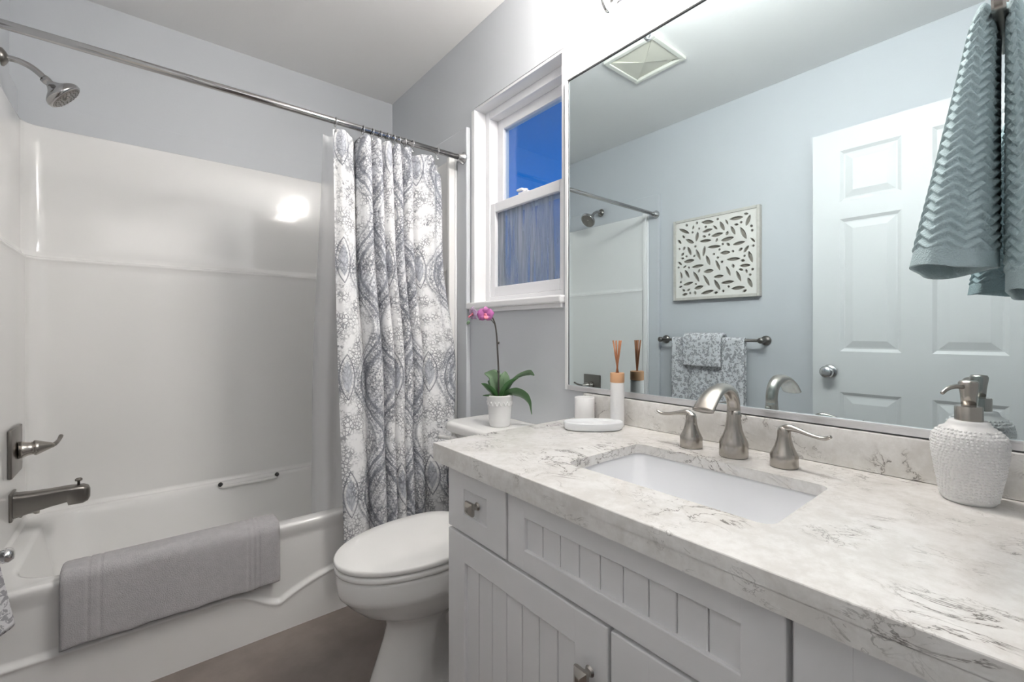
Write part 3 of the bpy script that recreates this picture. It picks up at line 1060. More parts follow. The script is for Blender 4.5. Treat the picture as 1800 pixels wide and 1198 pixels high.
# image-right lies along (+0.77,-0.63); towards the viewer along (-0.63,-0.77)
R_ = Vector((0.774, -0.633, 0)); T_ = Vector((-0.633, -0.774, 0)); Z_ = Vector((0, 0, 1))
def lp(r, t_, z):
    return c0 + R_ * r + T_ * t_ + Z_ * z
wl = [0.004, 0.013, 0.019, 0.020, 0.016, 0.009, 0.001]
leaves = [
    ([lp(0.01, 0.01, 0), lp(0.035, 0.02, 0.022), (lp(0.075, 0.022, 0.018)), lp(0.105, 0.018, -0.012), lp(0.118, 0.016, -0.055)], [0.005, 0.016, 0.027, 0.027, 0.014, 0.001], M_leafg, (T_ + Z_ * 0.9)),
    ([lp(0.005, 0.0, 0), lp(0.03, 0.0, 0.045), lp(0.065, -0.004, 0.078), lp(0.105, -0.01, 0.092), lp(0.128, -0.012, 0.084)], [0.004, 0.010, 0.009, 0.012, 0.015, 0.002], M_leafp, (T_ + Z_ * 1.2)),
    ([lp(0.0, 0.012, 0), lp(0.018, 0.02, 0.03), lp(0.042, 0.022, 0.062), lp(0.068, 0.02, 0.078)], [0.005, 0.015, 0.017, 0.010, 0.001], M_leafg, (R_ * -0.4 + T_ * 0.5 + Z_ * 0.5)),
    ([lp(-0.008, 0.012, 0), lp(-0.025, 0.02, 0.026), lp(-0.050, 0.022, 0.048), lp(-0.066, 0.02, 0.058)], [0.005, 0.015, 0.016, 0.010, 0.001], M_leafg, (R_ * 0.4 + T_ * 0.6 + Z_ * 0.6)),
    ([lp(-0.004, -0.01, 0), lp(-0.012, -0.012, 0.045), lp(-0.022, -0.02, 0.080), lp(-0.058, -0.028, 0.090)], [0.006, 0.024, 0.030, 0.022, 0.002], M_leafp, (R_ + Z_ * 0.2)),
    ([lp(0.004, -0.008, 0), lp(0.012, -0.010, 0.045), lp(0.018, -0.016, 0.082), lp(0.020, -0.025, 0.098)], [0.006, 0.022, 0.024, 0.012, 0.002], M_leafp, (R_ + Z_ * 0.1)),
    ([lp(-0.01, 0.015, 0), lp(-0.035, 0.025, 0.012), lp(-0.060, 0.028, 0.016)], [0.005, 0.013, 0.010, 0.001], M_leafg, (T_ + Z_ * 0.5)),
]
for path, wds, mm, sd in leaves:
    obj('leaf', leaf_mesh(path, wds, 0.22, 10, sd), mm, orc, 'all')
bm = B()
stem_pts = [lp(-0.004, 0, 0), lp(-0.004, 0.002, 0.09), lp(-0.008, 0.004, 0.18), lp(-0.012, 0.004, 0.240), lp(-0.020, 0.006, 0.283), lp(-0.036, 0.010, 0.310), lp(-0.055, 0.014, 0.322), lp(-0.085, 0.016, 0.318)]
tube(bm, smooth_path(stem_pts, 8), [0.0036, 0.0032, 0.003, 0.0028, 0.0022, 0.0014], 10)
tube(bm, smooth_path([lp(-0.016, 0.006, 0.270), lp(-0.030, 0.010, 0.288), lp(-0.044, 0.014, 0.300)], 5), 0.0016, 8)
for z in (0.10, 0.205):
    lathe(bm, [(0.003, -0.005), (0.0048, 0), (0.003, 0.005)], lp(-0.005, 0.003, z), n=10)
obj('stem', bm, M_stem, orc, 'all')
def petal(center, direction, nrm, L, wd, mm, parent, name='petal'):
    d = Vector(direction).normalized(); n__ = Vector(nrm).normalized()
    pth = [center, center + d * L * 0.35 + n__ * 0.004, center + d * L * 0.7 + n__ * 0.005, center + d * L - n__ * 0.002]
    return obj(name, leaf_mesh(pth, [0.003, wd * 0.8, wd, wd * 0.75, 0.002], 0.12, 6, d.cross(n__)), mm, parent, 'all')
def flower(c, nrm, s, mms, name='flower'):
    n__ = Vector(nrm).normalized()
    s1 = n__.cross(Vector((0, 0, 1))).normalized()
    u1 = s1.cross(n__).normalized()
    bm = B()
    lathe(bm, [(0, -0.006), (0.005, -0.002), (0.006, 0.004), (0.003, 0.010), (0, 0.011)], c, n__, 12)
    fl = obj(name, bm, M_lip, orc, 'all')
    for ang, L_, w_ in ((90, 0.027, 0.012), (10, 0.030, 0.019), (170, 0.030, 0.019), (-45, 0.026, 0.011), (-135, 0.026, 0.011)):
        a_ = math.radians(ang)
        petal(c, s1 * math.cos(a_) + u1 * math.sin(a_), n__, L_ * s, w_ * s, mms, fl)
    petal(c + n__ * 0.006, -u1 * 0.7 + n__ * 0.7, n__, 0.018 * s, 0.008 * s, M_lip, fl, 'lip')
flower(lp(-0.052, 0.020, 0.308), T_ * 1.0 + R_ * 0.25 - Z_ * 0.25, 1.10, M_petal)
flower(lp(-0.094, 0.018, 0.310), T_ * 0.5 - R_ * 0.9 - Z_ * 0.1, 1.0, M_petal2)
bm = B()
lathe(bm, [(0, 0), (0.005, 0.004), (0.006, 0.010), (0.003, 0.016), (0, 0.018)], lp(-0.108, 0.022, 0.286), (-0.5, 0.2, -0.7), 12)
obj('bud', bm, M_leafp, orc, 'all')

# ================================================================== VANITY
XFc = 0.592      # front of the doors and drawers
VY0, VY1 = -0.012, 0.985
ZB = CT - 0.046  # underside of the counter
van = thing('vanity_cabinet', 'white vanity cabinet with beadboard fronts and square nickel knobs', 'cabinet', (0.86, 0.48, 0))
bm = B()
box(bm, XFc + 0.020, W - 0.002, VY0, VY1 - 0.020, 0.09, ZB - 0.26, 0.0)
box(bm, XFc + 0.020, XFc + 0.038, VY0, VY1 - 0.020, ZB - 0.265, ZB, 0.0)
box(bm, W - 0.030, W - 0.002, VY0, VY1 - 0.020, ZB - 0.265, ZB, 0.0)
box(bm, XFc + 0.035, W - 0.025, VY1 - 0.040, VY1 - 0.020, ZB - 0.265, ZB, 0.0)
box(bm, XFc + 0.035, W - 0.025, VY0, VY0 + 0.018, ZB - 0.265, ZB, 0.0)
box(bm, XFc + 0.075, W - 0.002, VY0 + 0.01, VY1 - 0.035, 0, 0.092, 0.0)
obj('carcass', bm, M_cab, van)

def front(name, y0, y1, z0, z1, st, parent, slats=0, knob=None, rail=None):
    """shaker front: stiles and rails, recessed beadboard field, optional square knob"""
    rail = rail or st
    bm = B()
    bv = 0.0022
    xa, xb = XFc, XFc + 0.0195
    box(bm, xa, xb, y0, y0 + st, z0, z1, bv)
    box(bm, xa, xb, y1 - st, y1, z0, z1, bv)
    box(bm, xa + 0.0001, xb, y0 + st - 0.003, y1 - st + 0.003, z0, z0 + rail, bv)
    box(bm, xa + 0.0001, xb, y0 + st - 0.003, y1 - st + 0.003, z1 - rail, z1, bv)
    f = obj(name, bm, M_cab, parent)
    bm = B()
    n = max(1, slats)
    a0, a1 = y0 + st - 0.002, y1 - st + 0.002
    w = (a1 - a0) / n
    for k in range(n):
        box(bm, xa + 0.008, xb - 0.003, a0 + w * k + (0.0008 if k else 0), a0 + w * (k + 1) - (0.0008 if k < n - 1 else 0), z0 + rail - 0.002, z1 - rail + 0.002, 0.0018 if slats else 0.0)
    box(bm, xa + 0.0135, xb - 0.002, a0, a1, z0 + rail - 0.002, z1 - rail + 0.002, 0.0)
    obj('inset_panel', bm, M_cab, f)
    if knob:
        ky, kz, kx = knob
        bm = B()
        lathe(bm, [(0.010, 0), (0.007, 0.004), (0.006, 0.014), (0.009, 0.018)], (kx, ky, kz), (-1, 0, 0), 16)
        L = []
        for dx, s in ((0.016, 0.010), (0.017, 0.0135), (0.021, 0.0150), (0.025, 0.0145), (0.031, 0.007), (0.0325, 0.004)):
            L.append([bm.verts.new((kx - dx, ky + a_ * s, kz + b__ * s)) for a_, b__ in ((1, 1), (-1, 1), (-1, -1), (1, -1))])
        bridge(bm, L)
        obj('knob', bm, M_nick, f, 30)
    return f
front('drawer', 0.745, 0.978, 0.592, ZB - 0.006, 0.070, van, 0, (0.861, 0.669, XFc + 0.007), 0.046)
front('false_front', 0.206, 0.738, 0.592, ZB - 0.006, 0.054, van, 9, None, 0.044)
front('drawer', -0.010, 0.199, 0.592, ZB - 0.006, 0.060, van, 0, (0.128, 0.672, XFc), 0.046)
front('cabinet_door', 0.474, 0.978, 0.105, 0.585, 0.074, van, 7, (0.512, 0.492, XFc), 0.064)
front('cabinet_door', -0.010, 0.467, 0.105, 0.585, 0.074, van, 7, (0.430, 0.492, XFc), 0.064)

# counter with sink cut-out
SKX0, SKX1, SKY0, SKY1 = 0.700, 0.962, 0.262, 0.672
cnt = B()
bm = cnt
hc = rrect((SKX0 + SKX1) / 2, (SKY0 + SKY1) / 2, (SKX1 - SKX0) / 2, (SKY1 - SKY0) / 2, 0.022, 8)
CY0, CY1 = -0.0195, 1.011
def outer_match(n):
    # project the hole's points outwards on to the counter's outline
    cx_, cy_ = (SKX0 + SKX1) / 2, (SKY0 + SKY1) / 2
    out = []
    q_ = n // 4
    corners = [(W, CY1), (CF, CY1), (CF, CY0), (W, CY0)]
    for c in range(4):
        for k in range(q_):
            out.append(corners[c])
    return out
n_ = len(hc)
def plate(z, b_, flip):
    inner = [b_.verts.new((x, y, z)) for x, y in hc]
    cs = [b_.verts.new(p) for p in ((W - 0.0005, CY1, z), (CF, CY1, z), (CF, CY0, z), (W - 0.0005, CY0, z))]
    q_ = n_ // 4
    for c in range(4):
        seg = inner[c * q_:(c + 1) * q_]
        for k in range(q_ - 1):
            b_.faces.new((cs[c], seg[k + 1], seg[k]))
        nxt = inner[((c + 1) * q_) % n_]
        b_.faces.new((cs[c], cs[(c + 1) % 4], nxt, seg[-1]))
    return inner, cs
it, ct_ = plate(CT, bm, False)
ib, cb = plate(CT - 0.022, bm, True)
for k in range(n_):
    bm.faces.new((it[k], it[(k + 1) % n_], ib[(k + 1) % n_], ib[k]))
for k in range(4):
    bm.faces.new((ct_[k], ct_[(k + 1) % 4], cb[(k + 1) % 4], cb[k]))
ed = [e_ for e_ in bm.edges if e_.verts[0] in ct_ and e_.verts[1] in ct_ and (abs(e_.verts[0].co.x - CF) < 1e-4 and abs(e_.verts[1].co.x - CF) < 1e-4 or abs(e_.verts[0].co.y - CY1) < 1e-4 and abs(e_.verts[1].co.y - CY1) < 1e-4)]
bmesh.ops.bevel(bm, geom=ed, offset=0.003, segments=3, profile=0.5, affect='EDGES')
box(bm, CF, CF + 0.024, CY0, CY1, ZB, CT - 0.0215, 0.0)          # mitred front and end aprons
box(bm, CF + 0.024, W - 0.0005, CY1 - 0.016, CY1, ZB, CT - 0.0215, 0.0)
ctop = obj('countertop', bm, M_quartz, None, 30, (0.85, 0.5, ZB))
tag(ctop, 'white quartz countertop with grey veins and a thick front edge, on the vanity cabinet', 'countertop')
bm = B(); box(bm, W - 0.020, W - 0.0005, CY0, 1.000, CT + 0.0005, CT + 0.079, 0.002)
tag(obj('backsplash', bm, M_quartz, None, 30, (W - 0.01, 0.5, CT)), 'low veined quartz backsplash strip along the wall under the mirror', 'backsplash')

# undermount sink
ZS = CT - 0.022
bm = B()
scx, scy, shx, shy = (SKX0 + SKX1) / 2, (SKY0 + SKY1) / 2, (SKX1 - SKX0) / 2, (SKY1 - SKY0) / 2
L = []
for z, ins, r in ((ZS - 0.0150, -0.030, 0.03), (ZS - 0.0010, -0.030, 0.03), (ZS - 0.0010, -0.004, 0.022), (ZS - 0.006, -0.002, 0.024), (ZS - 0.05, 0.004, 0.032), (ZS - 0.10, 0.010, 0.045), (ZS - 0.122, 0.020, 0.05), (ZS - 0.133, 0.040, 0.05), (ZS - 0.138, 0.08, 0.04), (ZS - 0.140, 0.115, 0.012)):
    L.append([bm.verts.new((x, y, z)) for x, y in rrect(scx, scy, shx - ins, shy - ins, r, 8)])
bridge(bm, L, False)
bm.faces.new(L[-1])
sink = thing('sink', 'white rectangular undermount sink set in the quartz counter', 'sink', (scx, scy, ZS - 0.14))
obj('sink_bowl', bm, M_sink, sink, 'all')
bm = B()
lathe(bm, [(0, 0.004), (0.010, 0.004), (0.018, 0.003), (0.022, 0.0), (0, 0.0)], (scx, scy, ZS - 0.1395), n=24)
obj('drain', bm, M_nick, sink, 'all')

# ---------------- widespread tap set
FX, FYc = 1.030, 0.466
spt = thing('faucet', 'brushed nickel widespread faucet with arched spout and two lever handles, behind the sink', 'faucet', (FX, FYc, CT))
bm = B()
base_prof = [(0, 0.0), (0.0300, 0.0), (0.0305, 0.003), (0.0300, 0.024), (0.0302, 0.030), (0.0285, 0.036), (0.0230, 0.047), (0.0185, 0.060), (0.0158, 0.076), (0.0143, 0.094), (0.0138, 0.104)]
lathe(bm, base_prof, (FX, FYc, CT + 0.0005), n=32)
obj('spout_base', bm, M_nick, spt, 'all')
bm = B()
zt = CT
arch = [(FX, FYc, zt + 0.096), (FX, FYc, zt + 0.116), (FX - 0.008, FYc, zt + 0.136), (FX - 0.028, FYc, zt + 0.152), (FX - 0.056, FYc, zt + 0.158), (FX - 0.088, FYc, zt + 0.152), (FX - 0.116, FYc, zt + 0.137), (FX - 0.138, FYc, zt + 0.118)]
tube(bm, smooth_path(arch, 7), [0.0138, 0.0138, 0.0142, 0.0155, 0.018, 0.0205, 0.0225, 0.0235], 24, flat=[1.0, 1.0, 0.95, 0.80, 0.62, 0.48, 0.38, 0.32], up=(0, 0, 1))
obj('spout', bm, M_nick, spt, 'all')
bm = B()
tube(bm, [(FX + 0.026, FYc, CT + 0.036), (FX + 0.026, FYc, CT + 0.085)], 0.0028, 10)
lathe(bm, [(0, 0), (0.006, 0.002), (0.006, 0.008), (0, 0.011)], (FX + 0.026, FYc, CT + 0.083), n=12)
obj('lift_rod', bm, M_nick, spt, 'all')
def handle(y, sgn):
    bm = B()
    lathe(bm, [(0, 0.0), (0.0260, 0.0), (0.0265, 0.003), (0.0260, 0.018), (0.0265, 0.024), (0.0235, 0.030), (0.0180, 0.042), (0.0142, 0.056), (0.0128, 0.064), (0.0128, 0.066), (0.0125, 0.074), (0.0100, 0.081), (0.005, 0.084), (0, 0.085)], (FX + 0.002, y, CT + 0.0005), n=28)
    h = obj('handle', bm, M_nick, spt, 'all')
    bm = B()
    pts = [(FX + 0.002, y - sgn * 0.004, CT + 0.076), (FX + 0.001, y + sgn * 0.010, CT + 0.083), (FX - 0.002, y + sgn * 0.030, CT + 0.0805), (FX - 0.006, y + sgn * 0.055, CT + 0.075), (FX - 0.009, y + sgn * 0.075, CT + 0.074), (FX - 0.011, y + sgn * 0.086, CT + 0.0795)]
    tube(bm, smooth_path(pts, 6), [0.0085, 0.0085, 0.0062, 0.0055, 0.0058, 0.0045], 14, flat=[1, 0.9, 0.8, 0.7, 0.7, 0.7])
    obj('lever', bm, M_nick, h, 'all')
handle(0.569, 1)
handle(0.363, -1)

# ---------------- mirror
MZ0, MZ1, MY0, MY1 = 0.892, 1.951, -0.010, 1.080
mir = thing('wall_mirror', 'large frameless wall mirror above the vanity, thin dark edge', 'mirror', (W, 0.53, MZ0))
bm = B(); box(bm, W - 0.0055, W - 0.001, MY0, MY1 - 0.003, MZ0, MZ1 - 0.003)
obj('mirror_glass', bm, M_mirror, mir)
bm = B()
box(bm, W - 0.0062, W - 0.0006, MY0, MY1 - 0.001, MZ1 - 0.0045, MZ1 - 0.001)
box(bm, W - 0.0062, W - 0.0006, MY1 - 0.0045, MY1 - 0.001, MZ0, MZ1 - 0.0045)
obj('dark_edge', bm, M_edge, mir)
bm = B()
box(bm, W - 0.0120, W - 0.0006, MY0, MY1 + 0.010, MZ1 - 0.001, MZ1 + 0.006, 0.001)
box(bm, W - 0.0120, W - 0.0006, MY1 - 0.001, MY1 + 0.010, MZ0 - 0.014, MZ1 - 0.001, 0.001)
obj('side_trim', bm, M_trim, mir)
bm = B()
box(bm, W - 0.0100, W - 0.0006, MY0, MY1 - 0.001, MZ0 - 0.014, MZ0 - 0.0002, 0.001)
box(bm, W - 0.0115, W - 0.0070, MY0, MY1 - 0.001, MZ0 - 0.002, MZ0 + 0.003, 0.001)
obj('bottom_channel', bm, M_alu, mir)

# ---------------- vanity light above the mirror
LZ = 2.010
vl = thing('vanity_light', 'vanity wall light with glowing white glass shades above the mirror', 'wall light', (W, 0.58, LZ))
bm = B(); box(bm, W - 0.022, W - 0.0008, 0.27, 0.89, LZ + 0.095, LZ + 0.165, 0.006, 3)
obj('back_plate', bm, M_chrome, vl, True)
for y in (0.33, 0.58, 0.83):
    bm = B()
    tube(bm, smooth_path([(W - 0.020, y, LZ + 0.130), (W - 0.050, y, LZ + 0.095), (W - 0.078, y, LZ + 0.020), (W - 0.105, y, LZ + 0.0), (W - 0.125, y, LZ + 0.020), (W - 0.128, y, LZ + 0.050)], 6), 0.006, 12)
    ar = obj('arm', bm, M_chrome, vl, 'all')
    bm = B()
    lathe(bm, [(0, 0), (0.022, 0), (0.025, 0.006), (0.025, 0.018), (0.018, 0.022), (0, 0.022)], (W - 0.128, y, LZ + 0.046), n=20)
    obj('socket_cup', bm, M_chrome, ar, 'all')
    bm = B()
    lathe(bm, [(0.024, 0.0), (0.034, 0.015), (0.044, 0.045), (0.050, 0.085), (0.056, 0.125), (0.054, 0.126), (0.048, 0.086), (0.042, 0.047), (0.032, 0.018), (0.0, 0.012)], (W - 0.128, y, LZ + 0.066), n=28, cap=False)
    obj('glass_shade', bm, M_glow, ar, 'all')

# ---------------- things on the counter
SDX, SDY = 1.060, 0.0945
sd = thing('soap_dispenser', 'white knobbly ceramic soap dispenser with a nickel pump, at the right of the counter', 'soap dispenser', (SDX, SDY, CT))
bm = B()
sprof = [(0, 0), (0.031, 0), (0.0335, 0.004), (0.0365, 0.020), (0.0415, 0.050), (0.0455, 0.080), (0.0465, 0.096), (0.0440, 0.110), (0.0370, 0.119), (0.0290, 0.125), (0.0265, 0.129), (0.0255, 0.132), (0.023, 0.134), (0.012, 0.134), (0, 0.134)]
lathe(bm, sprof, (SDX, SDY, CT + 0.0005), n=48)
bt = obj('bottle', bm, M_ceram, sd, 'all')
# raised coral-like dots over the body
bm = B()
def rad_at(z):
    for (r0_, z0_), (r1_, z1_) in zip(sprof[1:], sprof[2:]):
        if z0_ <= z <= z1_ and z1_ > z0_:
            return r0_ + (r1_ - r0_) * (z - z0_) / (z1_ - z0_)
    return 0.03
random.seed(3)
z = 0.009
row = 0
while z < 0.120:
    r = rad_at(z)
    n = int(2 * PI * r / 0.0056)
    for k in range(n):
        a_ = 2 * PI * (k + 0.5 * (row % 2) + random.uniform(-0.2, 0.2)) / n
        zz = z + random.uniform(-0.0009, 0.0009)
        c = Vector((SDX + (r - 0.0002) * math.cos(a_), SDY + (r - 0.0002) * math.sin(a_), CT + zz))
        slope = (rad_at(zz + 0.002) - rad_at(zz - 0.002)) / 0.004
        nn_ = Vector((math.cos(a_), math.sin(a_), -slope)).normalized()
        s = random.uniform(0.0019, 0.0031)
        lathe(bm, [(s, 0), (s * 0.75, s * 0.55), (0, s * 0.8)], c, nn_, 6, cap=False)
    z += 0.0046
    row += 1
obj('dotted_relief', bm, M_ceram, bt, 'all')
bm = B()
lathe(bm, [(0.0175, 0.134), (0.0175, 0.156), (0.0165, 0.158), (0.009, 0.158), (0.009, 0.166), (0, 0.166)], (SDX, SDY, CT), n=28)
col_ = obj('collar', bm, M_nick, sd, 40)
bm = B()
lathe(bm, [(0, 0.160), (0.0095, 0.160), (0.0105, 0.176), (0.0125, 0.190), (0.0130, 0.196), (0.0110, 0.200), (0, 0.201)], (SDX, SDY, CT), n=24)
ph_ = obj('pump_head', bm, M_nick, sd, 'all')
bm = B()
tube(bm, smooth_path([(SDX - 0.006, SDY + 0.004, CT + 0.190), (SDX - 0.022, SDY + 0.014, CT + 0.191), (SDX - 0.036, SDY + 0.022, CT + 0.187), (SDX - 0.044, SDY + 0.027, CT + 0.180)], 6), [0.0042, 0.0038, 0.0032, 0.0028], 12)
obj('nozzle', bm, M_nick, ph_, 'all')

# soap dish
DXc, DYc = 1.002, 0.853
bm = B()
Rz = Matrix.Rotation(-0.6856, 4, 'Z')
L = []
for z, a_, b__ in ((0.0005, 0.078, 0.037), (0.004, 0.083, 0.042), (0.012, 0.085, 0.044), (0.0215, 0.0855, 0.0445), (0.0235, 0.0845, 0.0435), (0.0235, 0.080, 0.039), (0.0215, 0.074, 0.034), (0.0205, 0.040, 0.018)):
    ring = []
    for k in range(48):
        th = 2 * PI * k / 48
        c, s = math.cos(th), math.sin(th)
        ring.append(bm.verts.new(Vector((DXc, DYc, CT + z)) + Rz @ Vector((a_ * abs(c) ** 0.92 * (1 if c >= 0 else -1), b__ * abs(s) ** 0.92 * (1 if s >= 0 else -1), 0))))
    L.append(ring)
bridge(bm, L)
tag(obj('soap_dish', bm, M_dish, None, 'all', (DXc, DYc, CT)), 'low oval white soap dish on the counter in front of the reed diffuser', 'soap dish')

# tumbler
bm = B()
TMX, TMY = 1.083, 0.958
lathe(bm, [(0, 0), (0.029, 0), (0.031, 0.003), (0.0315, 0.072), (0.030, 0.0735), (0.0285, 0.072), (0.028, 0.008), (0, 0.007)], (TMX, TMY, CT + 0.0005), n=36)
tag(obj('tumbler', bm, M_ceram, None, 'all', (TMX, TMY, CT)), 'short plain white cup standing behind the soap dish', 'cup')

# reed diffuser
RX, RYd = 1.087, 0.833
rd = thing('reed_diffuser', 'slim white bottle with wooden collar and brown reeds, beside the soap dish', 'reed diffuser', (RX, RYd, CT))
bm = B()
lathe(bm, [(0, 0), (0.0195, 0), (0.0205, 0.003), (0.0205, 0.128), (0.0195, 0.131), (0, 0.131)], (RX, RYd, CT + 0.0005), n=32)
obj('bottle', bm, M_ceram, rd, 40)
bm = B()
lathe(bm, [(0, 0.1317), (0.0200, 0.1317), (0.0208, 0.134), (0.0208, 0.158), (0.0200, 0.160), (0.008, 0.160), (0.007, 0.155), (0, 0.155)], (RX, RYd, CT), n=32)
obj('collar', bm, M_wood, rd, 40)
for r, t_ in ((-0.013, 0.004), (-0.002, -0.006), (0.004, 0.010), (0.012, -0.002)):
    bm = B()
    a_ = Vector((RX, RYd, CT + 0.156)) - R_ * r * 0.25
    b__ = Vector((RX, RYd, CT + 0.256)) + R_ * r + T_ * t_
    tube(bm, [a_, b__], 0.0024, 8)
    obj('reed', bm, M_reed, rd, 'all')

# ================================================================== LEFT WALL (seen in the mirror)
# carved panel
PY0, PY1, PZ0, PZ1 = 1.054, 1.581, 1.279, 1.791
pic = thing('carved_wall_panel', 'square white carved leaf-lattice panel in a grey frame, reflected above the towel bar', 'wall art', (XO, (PY0 + PY1) / 2, PZ0))
bm = B(); box(bm, XO + 0.002, XO + 0.012, PY0 + 0.006, PY1 - 0.006, PZ0 + 0.006, PZ1 - 0.006)
obj('backing_board', bm, M_board, pic)
bm = B()
fw = 0.017
box(bm, XO + 0.001, XO + 0.034, PY0, PY0 + fw, PZ0, PZ1, 0.002)
box(bm, XO + 0.001, XO + 0.034, PY1 - fw, PY1, PZ0, PZ1, 0.002)
box(bm, XO + 0.001, XO + 0.034, PY0 + fw, PY1 - fw, PZ0, PZ0 + fw, 0.002)
box(bm, XO + 0.001, XO + 0.034, PY0 + fw, PY1 - fw, PZ1 - fw, PZ1, 0.002)
obj('frame', bm, M_frame, pic)
cd = bpy.data.curves.new('lattice', 'CURVE')
cd.dimensions = '2D'
cd.fill_mode = 'BOTH'
cd.extrude = 0.006
cd.bevel_depth = 0.0012
cd.bevel_resolution = 1
def spline(pts):
    s = cd.splines.new('POLY')
    s.points.add(len(pts) - 1)
    for p, (x, y) in zip(s.points, pts):
        p.co = (x, y, 0, 1)
    s.use_cyclic_u = True
SZ = PY1 - PY0 - 2 * fw - 0.001
SZv = PZ1 - PZ0 - 2 * fw - 0.001
spline([(0, 0), (SZ, 0), (SZ, SZv), (0, SZv)])
random.seed(21)
# branches: ribs along which slanted leaf-shaped openings alternate
def rot(x, y, a_):
    return x * math.cos(a_) - y * math.sin(a_), x * math.sin(a_) + y * math.cos(a_)
holes = []
fills = []
def try_leaf(cx_, cy_, ang, ln, wd_):
    pts = []
    for k in range(20):
        tt = k / 20 * 2 * PI
        lx = ln / 2 * math.cos(tt)
        ly = wd_ / 2 * math.sin(tt) * (0.55 + 0.45 * abs(math.sin(tt)))
        x, y = rot(lx, ly, ang)
        pts.append((cx_ + x, cy_ + y))
    if min(p[0] for p in pts) < 0.007 or max(p[0] for p in pts) > SZ - 0.007 or min(p[1] for p in pts) < 0.007 or max(p[1] for p in pts) > SZv - 0.007:
        return False
    fill_ = pts + [(cx_ + rot(f_ * ln / 2, 0, ang)[0], cy_ + rot(f_ * ln / 2, 0, ang)[1]) for f_ in (-0.7, -0.35, 0, 0.35, 0.7)]
    for hh_ in fills:
        if abs(hh_[-3][0] - cx_) > 0.10 or abs(hh_[-3][1] - cy_) > 0.10:
            continue
        for p in fill_:
            for q_ in hh_:
                if (p[0] - q_[0]) ** 2 + (p[1] - q_[1]) ** 2 < 0.0064 ** 2:
                    return False
    fills.append(fill_)
    holes.append(pts)
    return True
stems = [((0.02, 0.02), (0.40, 0.26)), ((0.05, 0.30), (0.30, 0.44)), ((0.20, 0.02), (0.46, 0.14)), ((0.02, 0.16), (0.25, 0.34)), ((0.30, 0.20), (0.42, 0.46)), ((0.44, 0.22), (0.47, 0.46)), ((0.03, 0.46), (0.18, 0.36)), ((0.20, 0.46), (0.36, 0.38))]
for (p0, p1) in stems:
    a_ = math.atan2(p1[1] - p0[1], p1[0] - p0[0])
    ln_ = math.hypot(p1[0] - p0[0], p1[1] - p0[1])
    d_ = 0.0
    while d_ < ln_:
        for s in (1, -1):
            an = a_ + s * 0.62
            bx, by = p0[0] + math.cos(a_) * d_, p0[1] + math.sin(a_) * d_
            L_ = random.uniform(0.062, 0.085)
            off = 0.012 + L_ / 2
            try_leaf(bx + math.cos(an) * off, by + math.sin(an) * off, an, L_, random.uniform(0.021, 0.027))
        d_ += 0.036
for _ in range(2500):
    an = random.choice((0.6, -0.6, 1.1, 2.2, 0.1)) + random.uniform(-0.3, 0.3)
    try_leaf(random.uniform(0, SZ), random.uniform(0, SZv), an, random.choice((0.05, 0.04, 0.028, 0.018)), random.uniform(0.015, 0.021))
for h_ in holes:
    spline(h_)
tmp = bpy.data.objects.new('lattice_curve', cd)
COL.objects.link(tmp)
dg = bpy.context.evaluated_depsgraph_get()
dg.update()
me = bpy.data.meshes.new_from_object(tmp.evaluated_get(dg))
bpy.data.objects.remove(tmp)
bpy.data.curves.remove(cd)
bm = B()
bm.from_mesh(me)
bpy.data.meshes.remove(me)
for v in bm.verts:
    x, y, z = v.co
    v.co = Vector((XO + 0.021 + z, PY0 + fw + 0.0005 + x, PZ0 + fw + 0.0005 + y))
obj('leaf_lattice', bm, M_lattice, pic, 30)

# towel bar and patterned towels
BX, BZb = XO + 0.070, 1.030
tb = thing('towel_bar', 'dark nickel towel bar on the blue wall, reflected below the carved panel', 'towel bar', (XO, 1.345, BZb))
bm = B(); tube(bm, [(BX, 1.02, BZb), (BX, 1.345, BZb), (BX, 1.662, BZb)], 0.0085, 16)
obj('bar', bm, M_dark, tb, 'all')
for y in (1.032, 1.65):
    bm = B()
    lathe(bm, [(0, 0), (0.027, 0), (0.027, 0.006), (0.018, 0.012), (0.012, 0.016), (0.011, 0.055), (0.016, 0.060), (0.016, 0.080), (0.010, 0.085), (0, 0.085)], (XO + 0.0005, y, BZb), (1, 0, 0), 20)
    obj('post', bm, M_dark, tb, 'all')
def drape(name, y0, y1, xc, zc, r, zf, zb, th, m_, org, label, cat, n=60):
    """a towel folded over a bar that runs along Y"""
    bm = B()
    path_ = [(xc - r, zb)] + [(xc - r, zb + (zc - zb) * k / 8) for k in range(1, 9)] + [(xc - r * math.cos(PI * k / 10), zc + r * math.sin(PI * k / 10)) for k in range(1, 10)] + [(xc + r, zc - (zc - zf) * k / 14) for k in range(0, 15)]
    L = []
    for i in range(n):
        u = i / (n - 1)
        y = y0 + (y1 - y0) * u
        out, inn = [], []
        for k, (x, z) in enumerate(path_):
            a = path_[max(k - 1, 0)]; b = path_[min(k + 1, len(path_) - 1)]
            tx, tz = b[0] - a[0], b[1] - a[1]
            l_ = math.hypot(tx, tz) or 1
            nx, nz = -tz / l_, tx / l_
            hang = max(0, zc - z)
            wv_ = 0.006 * math.sin(y * 46) * min(1, hang / 0.15) * (1 if k > 12 else 0.2)
            out.append((x + nx * th / 2 + wv_, z + nz * th / 2))
            inn.append((x - nx * th / 2 + wv_, z - nz * th / 2))
        L.append([bm.verts.new((x, y, z)) for x, z in out + inn[::-1]])
    bridge(bm, L)
    return tag(obj(name, bm, m_, None, 'all', org), label, cat)
drape('hand_towel', 1.115, 1.560, BX, BZb, 0.0135, 0.56, 0.60, 0.006, M_leaf_print, (BX, 1.34, 0.56), 'grey leaf-print towel hanging on the towel bar, reflected in the mirror', 'towel')
